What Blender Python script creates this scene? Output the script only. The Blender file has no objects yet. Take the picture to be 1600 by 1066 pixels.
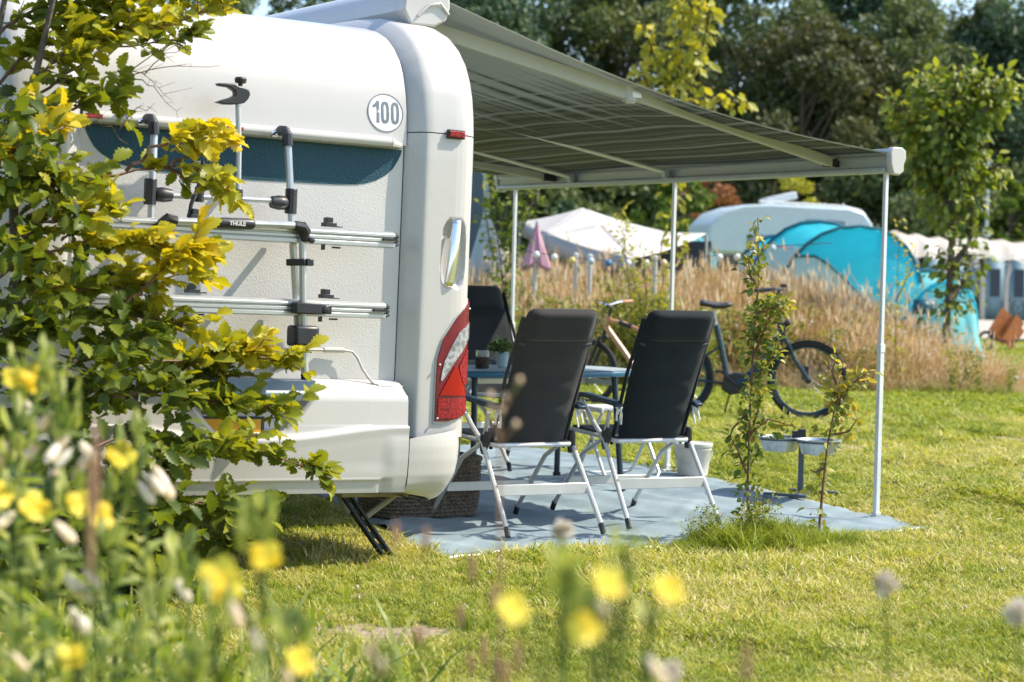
import bpy, bmesh, math, random
import numpy as np
from mathutils import Vector, Matrix
S = bpy.context.scene
R_ = math.radians
# ------------------------------------------------------------------ camera
FPX, CAMZ = 3200.0, 1.35                       # focal length in pixels of a 1600 wide frame, eye height
PITCH, ROLL = R_(1.74), R_(1.4)
_f = np.array([0, math.cos(PITCH), -math.sin(PITCH)])
_r0 = np.array([1., 0, 0]); _u0 = np.cross(_r0, _f)
_u = _u0*math.cos(ROLL) - _r0*math.sin(ROLL)
_r = _r0*math.cos(ROLL) + _u0*math.sin(ROLL)
cam = bpy.data.cameras.new('camera'); camo = bpy.data.objects.new('camera', cam)
S.collection.objects.link(camo); S.camera = camo
cam.sensor_width = 36; cam.lens = FPX/1600*36
cam.clip_start = .05; cam.clip_end = 2000
M4 = Matrix.Identity(4)
for i in range(3):
    M4[i][0] = _r[i]; M4[i][1] = _u[i]; M4[i][2] = -_f[i]
M4[2][3] = CAMZ
camo.matrix_world = M4
cam.dof.use_dof = True; cam.dof.focus_distance = 9.9; cam.dof.aperture_fstop = 3.2
# ------------------------------------------------------------------ sky and sun
SUN_EL, SUN_AZ = R_(48), R_(9)                 # azimuth from +X towards +Y
w = bpy.data.worlds.new("World"); S.world = w; w.use_nodes = True
nt = w.node_tree
sky = nt.nodes.new('ShaderNodeTexSky'); sky.sky_type = 'NISHITA'; sky.sun_disc = False
sky.sun_elevation = SUN_EL; sky.sun_rotation = R_(90) - SUN_AZ
sky.air_density = 1.0; sky.dust_density = 1.2; sky.ozone_density = 2.5
nt.links.new(sky.outputs[0], nt.nodes['Background'].inputs[0])
nt.nodes['Background'].inputs[1].default_value = 0.15
sl = bpy.data.lights.new('sun', 'SUN'); sl.energy = 3.9; sl.angle = R_(0.5); sl.color = (1, .90, .75)
so = bpy.data.objects.new('sun', sl); S.collection.objects.link(so)
sd = Vector((math.cos(SUN_EL)*math.cos(SUN_AZ), math.cos(SUN_EL)*math.sin(SUN_AZ), math.sin(SUN_EL)))
so.rotation_euler = sd.to_track_quat('Z', 'Y').to_euler()
S.view_settings.view_transform = 'Standard'; S.view_settings.look = 'None'
S.view_settings.exposure = 1.0; S.view_settings.gamma = 1
S.render.engine = 'CYCLES'
S.cycles.max_bounces = 8; S.cycles.transparent_max_bounces = 8
rng = np.random.default_rng(7); random.seed(7)

def P(px, py, Y):
    """world point at depth Y seen at (px, py) of the 1600x1066 photograph: used to survey where things stand"""
    d = _f + _r*(px-800)/FPX - _u*(py-533)/FPX
    t = Y/d[1]
    return np.array([0, 0, CAMZ]) + d*t

def gz(y):
    """height of the ground: flat near the van, rising gently behind"""
    y = np.asarray(y, float)
    t = np.clip((y-11.5)/2.3, 0, 1); s = t*t*(3-2*t)
    return .1*s + np.clip(y-22, 0, 90)*.0115

# ------------------------------------------------------------------ mesh helpers
class MB:
    def __init__(s): s.v = []; s.f = []; s.m = []; s.cur = 0
    def add(s, v, f):
        o = len(s.v); s.v += [tuple(map(float, p)) for p in v]
        s.f += [tuple(int(i)+o for i in q) for q in f]; s.m += [s.cur]*len(f)
    def box(s, c, d, rot=None):
        x, y, z = d[0]/2, d[1]/2, d[2]/2
        v = np.array([(-x,-y,-z),(x,-y,-z),(x,y,-z),(-x,y,-z),(-x,-y,z),(x,-y,z),(x,y,z),(-x,y,z)])
        if rot is not None: v = v @ np.array(rot).T
        s.add(v+np.array(c), [(0,3,2,1),(4,5,6,7),(0,1,5,4),(1,2,6,5),(2,3,7,6),(3,0,4,7)])
    def bar(s, a, b, wd, hd, up=(0,0,1)):
        a = np.array(a, float); b = np.array(b, float); d = b-a; L = np.linalg.norm(d); d = d/L
        up = np.array(up, float); sd_ = np.cross(d, up); n = np.linalg.norm(sd_)
        if n < 1e-4: sd_ = np.cross(d, (1,0,0)); n = np.linalg.norm(sd_)
        sd_ /= n; up = np.cross(sd_, d)
        s.box((a+b)/2, (wd, L, hd), np.stack([sd_, d, up], 1))
    def tube(s, pts, r, n=8, caps=True, closed=False):
        pts = [np.array(p, float) for p in pts]; k = len(pts)
        r = [r]*k if np.isscalar(r) else list(r)
        V = []; up = None
        for i in range(k):
            if closed: t = pts[(i+1) % k]-pts[i-1]
            else: t = pts[min(i+1, k-1)]-pts[max(i-1, 0)]
            t = t/(np.linalg.norm(t)+1e-9)
            if up is None:
                up = np.cross(t, (0,0,1)) if abs(t[2]) < .95 else np.cross(t, (1,0,0))
            up = up - t*(up@t); up /= (np.linalg.norm(up)+1e-9); b = np.cross(t, up)
            for j in range(n):
                a = 2*math.pi*j/n; V.append(pts[i]+r[i]*(math.cos(a)*up+math.sin(a)*b))
        F = []
        for i in range(k if closed else k-1):
            for j in range(n):
                a = i*n+j; b_ = i*n+(j+1) % n; i2 = (i+1) % k
                F.append((a, b_, i2*n+(j+1) % n, i2*n+j))
        if caps and not closed:
            F.append(tuple(range(n-1, -1, -1))); F.append(tuple((k-1)*n+j for j in range(n)))
        s.add(V, F)
    def grid(s, P_, flip=False):
        P_ = np.asarray(P_, float); a, b = P_.shape[:2]; F = []
        for i in range(a-1):
            for j in range(b-1):
                q = (i*b+j, i*b+j+1, (i+1)*b+j+1, (i+1)*b+j)
                F.append(q[::-1] if flip else q)
        s.add(P_.reshape(-1, 3), F)
    def prism(s, poly, f0, f1):
        """poly: 2d outline; f0, f1 map a 2d point to the two end positions"""
        n = len(poly); V = [f0(*p) for p in poly]+[f1(*p) for p in poly]
        F = [tuple(range(n-1, -1, -1)), tuple(range(n, 2*n))]
        F += [(i, (i+1) % n, n+(i+1) % n, n+i) for i in range(n)]
        s.add(V, F)
    def lathe(s, prof, c=(0,0,0), n=16, axis='z'):
        V = []; F = []
        for r, z in prof:
            for j in range(n):
                a = 2*math.pi*j/n; p = (r*math.cos(a), r*math.sin(a), z)
                if axis == 'y': p = (p[0], p[2], p[1])
                if axis == 'x': p = (p[2], p[0], p[1])
                V.append((p[0]+c[0], p[1]+c[1], p[2]+c[2]))
        for i in range(len(prof)-1):
            for j in range(n):
                F.append((i*n+j, i*n+(j+1) % n, (i+1)*n+(j+1) % n, (i+1)*n+j))
        if prof[0][0] > 1e-5: F.append(tuple(range(n-1, -1, -1)))
        if prof[-1][0] > 1e-5: F.append(tuple((len(prof)-1)*n+j for j in range(n)))
        s.add(V, F)
    def mesh(s, name, mats, angle=35):
        me = bpy.data.meshes.new(name); me.from_pydata(s.v, [], s.f)
        mats = mats if isinstance(mats, (list, tuple)) else [mats]
        for m in mats: me.materials.append(m)
        if len(mats) > 1: me.polygons.foreach_set('material_index', s.m)
        bm = bmesh.new(); bm.from_mesh(me)
        bmesh.ops.recalc_face_normals(bm, faces=bm.faces); bm.to_mesh(me); bm.free()
        me.polygons.foreach_set('use_smooth', [True]*len(me.polygons))
        me.set_sharp_from_angle(angle=R_(angle)); me.update()
        return me
    def build(s, name, mats, parent=None, bevel=0, angle=35, solid=0):
        o = bpy.data.objects.new(name, s.mesh(name, mats, angle)); link(o, parent)
        if solid:
            q = o.modifiers.new('thick', 'SOLIDIFY'); q.thickness = solid; q.offset = 0
        if bevel:
            q = o.modifiers.new('bevel', 'BEVEL'); q.width = bevel; q.segments = 2; q.limit_method = 'ANGLE'; q.angle_limit = R_(40); q.harden_normals = False
        return o

def link(o, parent=None):
    S.collection.objects.link(o)
    if parent is not None: o.parent = parent
    return o
def tag(o, label=None, cat=None, group=None, kind=None):
    if label: o['label'] = label
    if cat: o['category'] = cat
    if group: o['group'] = group
    if kind: o['kind'] = kind
    return o
def empty(name, loc, rz=0, label=None, cat=None, group=None):
    o = bpy.data.objects.new(name, None); link(o); o.empty_display_size = .1
    o.location = tuple(float(c) for c in loc); o.rotation_euler = (0, 0, rz)
    return tag(o, label, cat, group)
def copy_tree(o, parent=None):
    c = o.copy(); S.collection.objects.link(c); c.parent = parent
    for ch in o.children: copy_tree(ch, c)
    return c
def npmesh(name, V, F, mat, tint=None, smooth=True):
    me = bpy.data.meshes.new(name); V = np.asarray(V, np.float32); F = np.asarray(F, np.int32)
    k = F.shape[1]; n = len(F)
    me.vertices.add(len(V)); me.vertices.foreach_set('co', V.ravel())
    me.loops.add(n*k); me.loops.foreach_set('vertex_index', F.ravel())
    me.polygons.add(n); me.polygons.foreach_set('loop_start', np.arange(0, n*k, k, dtype=np.int32))
    me.polygons.foreach_set('use_smooth', np.full(n, smooth))
    me.materials.append(mat)
    if tint is not None:
        a = me.attributes.new('tint', 'FLOAT', 'POINT'); a.data.foreach_set('value', np.asarray(tint, np.float32))
    me.update(); me.validate()
    return me
def frames(ax, nrm):
    """rotation matrices whose x axis is ax and z axis is close to nrm"""
    ax = ax/np.linalg.norm(ax, axis=1, keepdims=True)
    z = nrm-ax*np.sum(nrm*ax, 1, keepdims=True); z /= (np.linalg.norm(z, axis=1, keepdims=True)+1e-9)
    return np.stack([ax, np.cross(z, ax), z], 2)
def scatter_mesh(name, tv, tf, pos, Rm, sc, tint, mat):
    tv = np.asarray(tv, float); tf = np.asarray(tf, int); n = len(pos)
    sc = np.asarray(sc, float)
    if sc.ndim == 1: sc = sc[:, None].repeat(3, 1)
    V = np.einsum('nij,nkj->nki', Rm, tv[None]*sc[:, None, :])+pos[:, None, :]
    F = tf[None]+(np.arange(n)*len(tv))[:, None, None]
    return npmesh(name, V.reshape(-1, 3), F.reshape(-1, tf.shape[1]), mat, np.repeat(tint, len(tv)))
def rvec(n): v = rng.normal(size=(n, 3)); return v/np.linalg.norm(v, axis=1, keepdims=True)

# ------------------------------------------------------------------ materials
MATS = {}
def mat(name, col, rough=.5, metal=0, vary=.0, vscale=8, bump=0, bscale=60, spec=.5, col2=None, coat=0, trans=0, alpha=1, transmission=0, bumpkind='noise', sheen=0):
    m = bpy.data.materials.new(name); m.use_nodes = True; t = m.node_tree; b = t.nodes['Principled BSDF']
    b.inputs['Roughness'].default_value = rough; b.inputs['Metallic'].default_value = metal
    b.inputs['Specular IOR Level'].default_value = spec; b.inputs['Coat Weight'].default_value = coat
    b.inputs['Transmission Weight'].default_value = transmission; b.inputs['Alpha'].default_value = alpha
    b.inputs['Sheen Weight'].default_value = sheen
    b.inputs['Base Color'].default_value = (*col, 1)
    tc = t.nodes.new('ShaderNodeTexCoord')
    if vary or col2:
        no = t.nodes.new('ShaderNodeTexNoise'); no.inputs['Scale'].default_value = vscale; no.inputs['Detail'].default_value = 6
        t.links.new(tc.outputs['Object'], no.inputs['Vector'])
        rp = t.nodes.new('ShaderNodeValToRGB'); t.links.new(no.outputs['Fac'], rp.inputs[0])
        c2 = col2 or tuple(c*(1-vary) for c in col); c1 = col if col2 else tuple(min(1, c*(1+vary*.6)) for c in col)
        rp.color_ramp.elements[0].position = .35; rp.color_ramp.elements[1].position = .65
        rp.color_ramp.elements[0].color = (*c2, 1); rp.color_ramp.elements[1].color = (*c1, 1)
        t.links.new(rp.outputs[0], b.inputs['Base Color'])
        ma = t.nodes.new('ShaderNodeMath'); ma.operation = 'MULTIPLY_ADD'; ma.inputs[1].default_value = .2; ma.inputs[2].default_value = rough-.1
        t.links.new(no.outputs['Fac'], ma.inputs[0]); t.links.new(ma.outputs[0], b.inputs['Roughness'])
    if bump:
        if bumpkind == 'noise':
            n2 = t.nodes.new('ShaderNodeTexNoise'); n2.inputs['Detail'].default_value = 4
        else:
            n2 = t.nodes.new('ShaderNodeTexVoronoi'); n2.feature = 'F1'
        n2.inputs['Scale'].default_value = bscale
        t.links.new(tc.outputs['Object'], n2.inputs['Vector'])
        bp = t.nodes.new('ShaderNodeBump'); bp.inputs['Strength'].default_value = bump; bp.inputs['Distance'].default_value = .01
        t.links.new(n2.outputs[0], bp.inputs['Height']); t.links.new(bp.outputs[0], b.inputs['Normal'])
    if trans:
        tr = t.nodes.new('ShaderNodeBsdfTranslucent'); tr.inputs[0].default_value = (*[min(1, c*1.15) for c in col], 1)
        mx = t.nodes.new('ShaderNodeMixShader'); mx.inputs[0].default_value = trans
        t.links.new(b.outputs[0], mx.inputs[1]); t.links.new(tr.outputs[0], mx.inputs[2])
        t.links.new(mx.outputs[0], t.nodes['Material Output'].inputs[0])
    MATS[name] = m; return m

def leafmat(name, stops, trans=.35, rough=.45, objrand=.15, tmul=(1.6, 1.5, .7), spec=.4):
    """foliage: colour from the per-leaf attribute tint plus the object's own random number"""
    m = bpy.data.materials.new(name); m.use_nodes = True; t = m.node_tree; b = t.nodes['Principled BSDF']
    at_ = t.nodes.new('ShaderNodeAttribute'); at_.attribute_name = 'tint'
    oi = t.nodes.new('ShaderNodeObjectInfo')
    ma = t.nodes.new('ShaderNodeMath'); ma.operation = 'MULTIPLY_ADD'; ma.inputs[1].default_value = objrand
    t.links.new(oi.outputs['Random'], ma.inputs[0]); t.links.new(at_.outputs['Fac'], ma.inputs[2])
    sb = t.nodes.new('ShaderNodeMath'); sb.operation = 'SUBTRACT'; sb.inputs[1].default_value = objrand/2
    t.links.new(ma.outputs[0], sb.inputs[0])
    rp = t.nodes.new('ShaderNodeValToRGB'); el = rp.color_ramp.elements
    while len(el) < len(stops): el.new(.5)
    for e, (p_, c) in zip(el, stops): e.position = p_; e.color = (*c, 1)
    t.links.new(sb.outputs[0], rp.inputs[0]); t.links.new(rp.outputs[0], b.inputs['Base Color'])
    b.inputs['Roughness'].default_value = rough; b.inputs['Specular IOR Level'].default_value = spec
    tr = t.nodes.new('ShaderNodeBsdfTranslucent')
    mu = t.nodes.new('ShaderNodeVectorMath'); mu.operation = 'MULTIPLY'; mu.inputs[1].default_value = tmul
    t.links.new(rp.outputs[0], mu.inputs[0]); t.links.new(mu.outputs[0], tr.inputs[0])
    mx = t.nodes.new('ShaderNodeMixShader'); mx.inputs[0].default_value = trans
    t.links.new(b.outputs[0], mx.inputs[1]); t.links.new(tr.outputs[0], mx.inputs[2])
    t.links.new(mx.outputs[0], t.nodes['Material Output'].inputs[0])
    MATS[name] = m; return m

WHITE = mat('van_white', (.49,.48,.455), .28, vary=.018, vscale=4, coat=.3)
WHAM = mat('van_hammered', (.54,.535,.515), .38, bump=.12, bscale=135, bumpkind='v', coat=.2, vary=.05, vscale=2)
NAVY = mat('decal_blue', (.012,.062,.09), .5, bump=.3, bscale=135, bumpkind='v', spec=.3)
GREYP = mat('grey_plastic', (.16,.22,.27), .35, vary=.1)
BLACKP = mat('black_plastic', (.018,.02,.024), .42, vary=.2, vscale=20)
RUBBER = mat('rubber', (.02,.02,.02), .75, bump=.2, bscale=90)
ALU = mat('aluminium', (.46,.48,.48), .34, .6, vary=.05, vscale=12)
ALUW = mat('white_aluminium', (.68,.71,.72), .38, .15, vary=.05, vscale=10)
CHROME = mat('chrome', (.85,.86,.87), .08, 1)
PAPER = mat('sticker_white', (.66,.66,.64), .35)
INK = mat('ink_grey', (.13,.16,.19), .4)
STEELD = mat('dark_steel', (.05,.055,.06), .5, .6, vary=.2, bump=.2)
GASKET = mat('gasket', (.03,.035,.04), .7)
DARKGL = mat('dark_glass', (.02,.025,.03), .06, spec=.8, coat=.5)
RED = mat('lens_red', (.17,.002,.0015), .2, spec=.5, bump=.25, bscale=180, bumpkind='v', vary=.35, vscale=60)
RED2 = mat('lens_red_plain', (.33,.003,.002), .15, spec=.5)
REDO = mat('lens_orange_red', (.30,.006,.003), .25, spec=.4, bump=.35, bscale=220, bumpkind='v', vary=.6, vscale=80)
CLEAR = mat('lens_clear', (.42,.42,.42), .12, .3, coat=1, bump=.4, bscale=200, bumpkind='v', vary=.5, vscale=45)
YEL = mat('plate_yellow', (.62,.30,.01), .4)
WT = mat('weathered_steel', (.30,.28,.22), .55, .3, vary=.2)
# ------------------------------------------------------------------ caravan frame of reference
VAN_O = (-0.2, 9.6, 0.0); VAN_A = R_(32.1)
def van_empty(name, label, cat):
    e = empty(name, VAN_O, 0, label, cat)
    e.rotation_mode = 'QUATERNION'
    e.rotation_quaternion = (Matrix.Rotation(VAN_A, 3, 'Z') @ Matrix.Rotation(R_(1.2), 3, 'Y')).to_quaternion()
    return e
def vanw(x, y, z=0):
    """local caravan coordinates to world (level)"""
    c, s = math.cos(VAN_A), math.sin(VAN_A)
    return np.array([VAN_O[0]+x*c-y*s, VAN_O[1]+x*s+y*c, z])

def build_caravan():
    V = van_empty('caravan', 'white touring caravan with hammered rear panel, blue band and speed sticker', 'caravan')
    path = [(.0,.6),(0,.84),(0,1.24),(0,1.6),(0,1.9),(.004,2.02),(.012,2.1),(.03,2.2),(.062,2.29),(.11,2.375),(.175,2.445),(.26,2.505),(.37,2.55),(.52,2.583),(.75,2.60),(1.2,2.61),(3,2.62),(6.3,2.62)]
    pa = np.array(path)
    # finer resample
    seg = np.r_[0, np.cumsum(np.hypot(*np.diff(pa, axis=0).T))]
    def pp(s): return np.array([np.interp(s, seg, pa[:, 0]), np.interp(s, seg, pa[:, 1])])
    def s_of_z(z): return np.interp(z, pa[:15, 1], seg[:15])
    def nrm(s):
        d = pp(s+.04)-pp(s-.04); d /= np.linalg.norm(d)+1e-9
        return np.array([-d[1], d[0]])           # outward: at the wall -> (-1, 0), on the roof -> (0, 1)
    cross = [(-.372,.075),(-.366,.066),(-.345,.048),(-.322,.027),(-.304,.011),(-.295,.004),(-.286,.001),(-.272,0),(-.25,0),(-.22,0),(-.19,0),(-.16,0),(-.13,0),(-.10,.002),(-.075,.006),(-.052,.014),(-.033,.026),(-.018,.042),(-.008,.062),(-.002,.085),(0,.11)]
    ca = np.array(cross); cu = np.r_[0, np.cumsum(np.hypot(*np.diff(ca, axis=0).T))]
    def cpt(u): return np.interp(u, cu, ca[:, 0]), np.interp(u, cu, ca[:, 1])
    def u_of_x(x): return np.interp(x, ca[:, 0], cu)
    def surf(u, s, off=0., mir=False):
        x, d = cpt(u); p = pp(s); n = nrm(s)
        if off:                                   # offset along the surface normal
            x2, d2 = cpt(u+.004); t = np.array([x2-x, d2-d]); t /= np.linalg.norm(t)+1e-9
            x += t[1]*off; d -= t[0]*off
        q = p-n*d
        if u > cu[-1]: q = q-n*(u-cu[-1])
        return (-2.3-x if mir else x, q[0], q[1])
    def grip(u, s):                               # hollow of the grab handle
        x, _ = cpt(u); z = pp(s)[1]
        k = ((x+.125)/.066)**4+((z-1.455)/.158)**4
        return -.034*max(0, 1-k)**.35 if k < 1 else 0
    us = np.unique(np.r_[cu, np.linspace(u_of_x(-.22), u_of_x(-.03), 34)])
    for mir in (False, True):
        m = MB(); ss = np.unique(np.r_[np.arange(s_of_z(.6), s_of_z(2.008), .012), s_of_z(2.008)])
        if mir: ss = np.linspace(s_of_z(.6), s_of_z(2.008), 12)
        m.grid([[surf(u, s, grip(u, s) if not mir else 0, mir) for u in us] for s in ss])
        o = m.build('corner_moulding', WHITE, V, angle=60)
        m = MB(); ss = np.r_[np.linspace(s_of_z(2.013), seg[14], 40), seg[15], seg[16], seg[17]]
        m.grid([[surf(u, s, 0, mir) for u in us[::2].tolist()+[us[-1]]] for s in ss])
        m.build('roof_corner', WHITE, V, angle=60)
        m = MB()
        m.grid([[surf(u, s, -.006, mir) for u in cu[3:]] for s in (s_of_z(2.0), s_of_z(2.02))])
        m.build('gasket', GASKET, V)
    # rear panels
    def panel(z0, z1, x0, x1, d, name, mt, nx=2, nz=14, s1=None, s0=None):
        m = MB(); S0 = s_of_z(z0) if s0 is None else s0; S1 = s_of_z(z1) if s1 is None else s1
        G = []
        for s in np.linspace(S0, S1, nz):
            p = pp(s)-nrm(s)*d
            G.append([(x, p[0], p[1]) for x in np.linspace(x0, x1, nx)])
        m.grid(G); return m.build(name, mt, V, angle=60)
    panel(.80, 1.945, -1.929, -.371, .075, 'rear_panel', WHAM)
    panel(1.945, 2.6, -1.929, -.371, .055, 'rear_cap', WHITE, s1=seg[15], nz=40)
    panel(0, 0, -1.929, -.371, .055, 'roof', WHITE, s0=seg[15], s1=seg[17], nz=4)
    # dark joint between panel and moulding
    m = MB(); m.tube([(-.3725, .074+pp(s)[0], pp(s)[1]) for s in np.linspace(s_of_z(.85), s_of_z(2.3), 20)], .0022, 5)
    m.build('joint', GASKET, V)
    # upper round-topped strip
    def bez(x0, x1, y, z, r=.025, n=8): return None
    m = MB(); prof = [(.07,1.925),(.03,1.925),(.012,1.932),(.004,1.945),(.004,1.957),(.012,1.97),(.03,1.977),(.07,1.977)]
    m.prism(prof, lambda y, z: (-1.9, y, z), lambda y, z: (-.47, y, z)); m.build('light_strip', WHITE, V, bevel=.002)
    m = MB(); q = [(.07,1.925),(.03,1.925),(.012,1.932),(.004,1.945),(.004,1.957),(.012,1.97),(.03,1.977),(.07,1.977)]
    m.prism(q, lambda y, z: (-.468, y, z), lambda y, z: (-.395, .07-(.07-y)*.35, 1.94+(z-1.951)*.45)); m.build('strip_end', WHITE, V, bevel=.002)
    for x in (-1.255, -1.90):
        m = MB(); m.box((x, .0, 1.951), (.075, .012, .018)); m.build('strip_marker', RED2, V, bevel=.003)
    # dark blue band with a round lower corner
    poly = [(-.384,1.923),(-.39,1.90),(-.405,1.87),(-.43,1.831),(-.46,1.805),(-.512,1.776),(-.56,1.76),(-.61,1.75),(-.70,1.744),(-.804,1.741),(-1.181,1.736),(-1.496,1.741)]
    poly += [(-2.3-x, z) for x, z in poly[::-1][1:]]
    m = MB(); m.prism(poly, lambda x, z: (x, .074, z), lambda x, z: (x, .072, z)); m.build('blue_band', NAVY, V)
    # speed sticker
    def onpanel(x, z, off): s = s_of_z(z); p = pp(s)-nrm(s)*(.055-off); return (x, p[0], p[1])
    cx, cz, rr = -.482, 2.094, .093
    m = MB(); m.grid([[onpanel(cx+r*math.cos(a), cz+r*math.sin(a), .0015) for a in np.linspace(0, 2*math.pi, 49)] for r in (.0005, .05, rr)])
    stk = m.build('speed_sticker', PAPER, V)
    m = MB(); m.grid([[onpanel(cx+r*math.cos(a), cz+r*math.sin(a), .0028) for a in np.linspace(0, 2*math.pi, 49)] for r in (rr-.0045, rr)])
    m.build('ring', INK, stk)
    # marker light
    m = MB(); m.box((-.145, -.006, 2.011-.0), (.094, .016, .042)); m.build('light_base', GASKET, V, bevel=.004)
    m = MB(); m.box((-.145, -.014, 2.011), (.084, .016, .030)); m.build('marker_light', REDO, V, bevel=.004)
    # grab handle
    m = MB(); m.grid([[(-.130+.026*i+(.03*(k-.5)), .004-.016*(1-i*i)-.010*math.sin(math.pi*k), 1.305+.31*k) for i in np.linspace(-1, 1, 9)] for k in np.linspace(0, 1, 16)]); m.build('grab_handle', CHROME, V, solid=.006)
    # tail light: patches that lie on the moulding
    def patch(fl, fr, z0, z1, off, name, mt, par, nz=26, nu=12, rim=True):
        m = MB(); G = []
        for z in np.linspace(z0, z1, nz):
            s = s_of_z(z); a, b = fl(z), fr(z)
            G.append([surf(u, s, off) for u in np.linspace(a, max(b, a+.0005), nu)])
        if rim:
            lo = [[surf(u, s_of_z(z), .0) for u in np.linspace(fl(z), max(fr(z), fl(z)+.0005), nu)] for z in (z0, z1)]
            G = [lo[0]]+G+[lo[1]]
            G2 = []
            for k, row in enumerate(G):
                z = z0 if k == 0 else z1 if k == len(G)-1 else np.linspace(z0, z1, nz)[k-1]
                G2.append([surf(fl(z), s_of_z(z), 0)]+row+[surf(max(fr(z), fl(z)+.0005), s_of_z(z), 0)])
            G = G2
        m.grid(G); return m.build(name, mt, par, angle=50)
    U = lambda x: float(u_of_x(x))
    lz = [.672,.68,.72,.86,.968,1.058,1.165,1.225,1.245]; lx = [-.197,-.197,-.197,-.197,-.194,-.168,-.095,-.028,-.008]
    rz_ = [.672,.69,.72,.76,.9,1.245]; ru = [U(-.15),U(-.07),U(-.01),cu[-1]+.012,cu[-1]+.02,cu[-1]+.02]
    fl = lambda z: U(np.interp(z, lz, lx)); fr = lambda z: float(np.interp(z, rz_, ru))
    bez_l = lambda z: fl(z)-.008; bez_r = lambda z: fr(z)+.004
    lamp = patch(bez_l, bez_r, .664, 1.252, .005, 'tail_light', WHITE, V)
    patch(fl, fr, .676, 1.243, .012, 'red_lens', RED, lamp, nz=40)
    cz_ = [.862,.87,.951,1.021,1.094,1.141,1.16]; cl = [-.177,-.177,-.162,-.128,-.085,-.012,.0]
    dz_ = [.862,.868,.904,.953,1.008,1.063,1.16]; dr = [-.172,-.160,-.129,-.085,-.04,-.008,0]
    cL = lambda z: U(np.interp(z, cz_, cl)); cR = lambda z: cL(z)+.001+.72*(max(cL(z), min(fr(z), U(np.interp(z, dz_, dr))+(.03 if z > 1.06 else 0)))-cL(z))
    patch(cL, cR, .864, 1.14, .0165, 'clear_lens', CLEAR, lamp, nz=30)
    patch(lambda z: U(np.interp(z, [.796,.94], [-.180,-.098])), lambda z: U(np.interp(z, [.796,.94], [-.032,-.092])), .797, .93, .0165, 'reflector', RED2, lamp, nz=12)
    patch(lambda z: U(np.interp(z, [.85,.93,1.01], [-.05,-.08,-.035])), lambda z: fr(z)-.012, .85, 1.01, .0155, 'turn_lens', REDO, lamp, nz=12)
    patch(lambda z: fl(z)+.012, lambda z: fr(z)-.02, .69, .782, .0155, 'lower_lens', REDO, lamp, nz=10)
    for x, z in ((-.188, .94), (-.19, .69), (-.03, .715), (-.034, 1.205)):
        q = surf(U(x), s_of_z(z), .018); m = MB(); m.lathe([(.0002,-.006),(.005,-.005),(.0055,0),(.005,.002)], q, 8, 'y'); m.build('screw', CHROME, lamp)
    # bumper as a height field
    zz = np.r_[np.linspace(.352, .86, 90)]; xx = np.linspace(-1.935, -.366, 170)
    shp = lambda z: np.interp(z, [.30,.315,.34,.38,.43,.50,.56,.60,.68], [.15,.105,.075,.045,.018,.004,0,.003,.014])*.4
    by = lambda z: np.interp(z, [.352,.405,.418,.45,.52,.555,.59,.62,.77,.79,.80,.845,.855,.86], [-.035,-.045,-.064,-.066,-.071,-.073,-.077,-.062,-.054,-.048,-.03,.03,.05,.07])
    def sm(a, b, t): t = min(1, max(0, (t-a)/(b-a))); return t*t*(3-2*t)
    m = MB(); G = []
    for z in zz:
        row = []
        for x in xx:
            q = abs(x+1.15)                               # distance from the middle
            lift = .06*sm(.1, .78, q)                     # the crease climbs to the corners
            zc = z-(lift if z > .5 else lift*sm(.43, .5, z))
            if z > .66: zc = z
            y = float(by(zc))
            edge = .30 if z > .79 else .30-(.79-z)*.9
            rec = sm(edge+.03, edge-.015, q)*sm(.61, .645, z)*sm(.86, .84, z)
            y += .055*rec
            lip = sm(.66, .645, q)*sm(.42, .41, z)
            y -= .012*lip
            if z < .64: y = y+(-.076+float(shp(z))-y)*sm(.64, .72, q)*sm(.64, .585, z)
            row.append((x, y, z))
        G.append(row)
    G = [[(x, y+.35, z+.004) for x, y, z in G[0]]]+G
    m.grid(G); m.build('bumper', WHITE, V, angle=55)
    for mir in (False, True):
        plan = [(-.362,-.076),(-.33,-.078),(-.28,-.076),(-.22,-.07),(-.16,-.058),(-.11,-.038),(-.07,-.010),(-.04,.025),(-.02,.065),(-.008,.11),(-.002,.16),(0,.22),(0,.6)]
        pl = np.array(plan); tg = np.gradient(pl, axis=0); tg /= np.linalg.norm(tg, axis=1)[:, None]; nn = np.stack([tg[:, 1], -tg[:, 0]], 1)
        m = MB(); G = []
        for k, z in enumerate(np.r_[np.linspace(0, 1, 34)]):
            row = []
            for i, (x, y) in enumerate(pl):
                top = .60+.07*i/(len(pl)-3); zz_ = .30+(top-.30)*z if i < len(pl)-1 else .30+(top-.3)*z
                sh = np.interp(zz_, [.30,.315,.34,.38,.43,.50,.56,.60,.68], [.15,.105,.075,.045,.018,.004,0,.003,.014])
                sh *= np.interp(i, [0, 3, 12], [.35, .8, 1])
                q = pl[i]-nn[i]*sh
                row.append((-2.3-q[0] if mir else q[0], q[1], zz_+(.05*(1-i/6) if (z < .3 and i < 6) else 0)*(1-z/.3)))
            G.append(row)
        m.grid(G); m.build('bumper_corner', WHITE, V, angle=50)
    m = MB(); m.grid([[(x, .03, z) for x in (-.37, -.03)] for z in (.5, .66)]); m.build('gasket', GASKET, V)
    # lamp ledge over the plate
    m = MB(); m.prism([(.03,.862),(-.045,.857),(-.088,.80),(-.085,.768),(-.055,.762),(.0,.80)], lambda y, z: (-1.44, y, z), lambda y, z: (-.835 if z > .8 else -.875, y, z)); m.build('lamp_ledge', GREYP, V, bevel=.004)
    # number plate, yellow with the country strip at the foot
    m = MB(); m.box((-1.345, -.028, .632), (.54, .012, .125)); pl_ = m.build('number_plate', GASKET, V, bevel=.004)
    m = MB(); m.box((-1.345, -.0365, .644), (.50, .004, .078)); m.build('plate_face', YEL, pl_)
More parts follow.
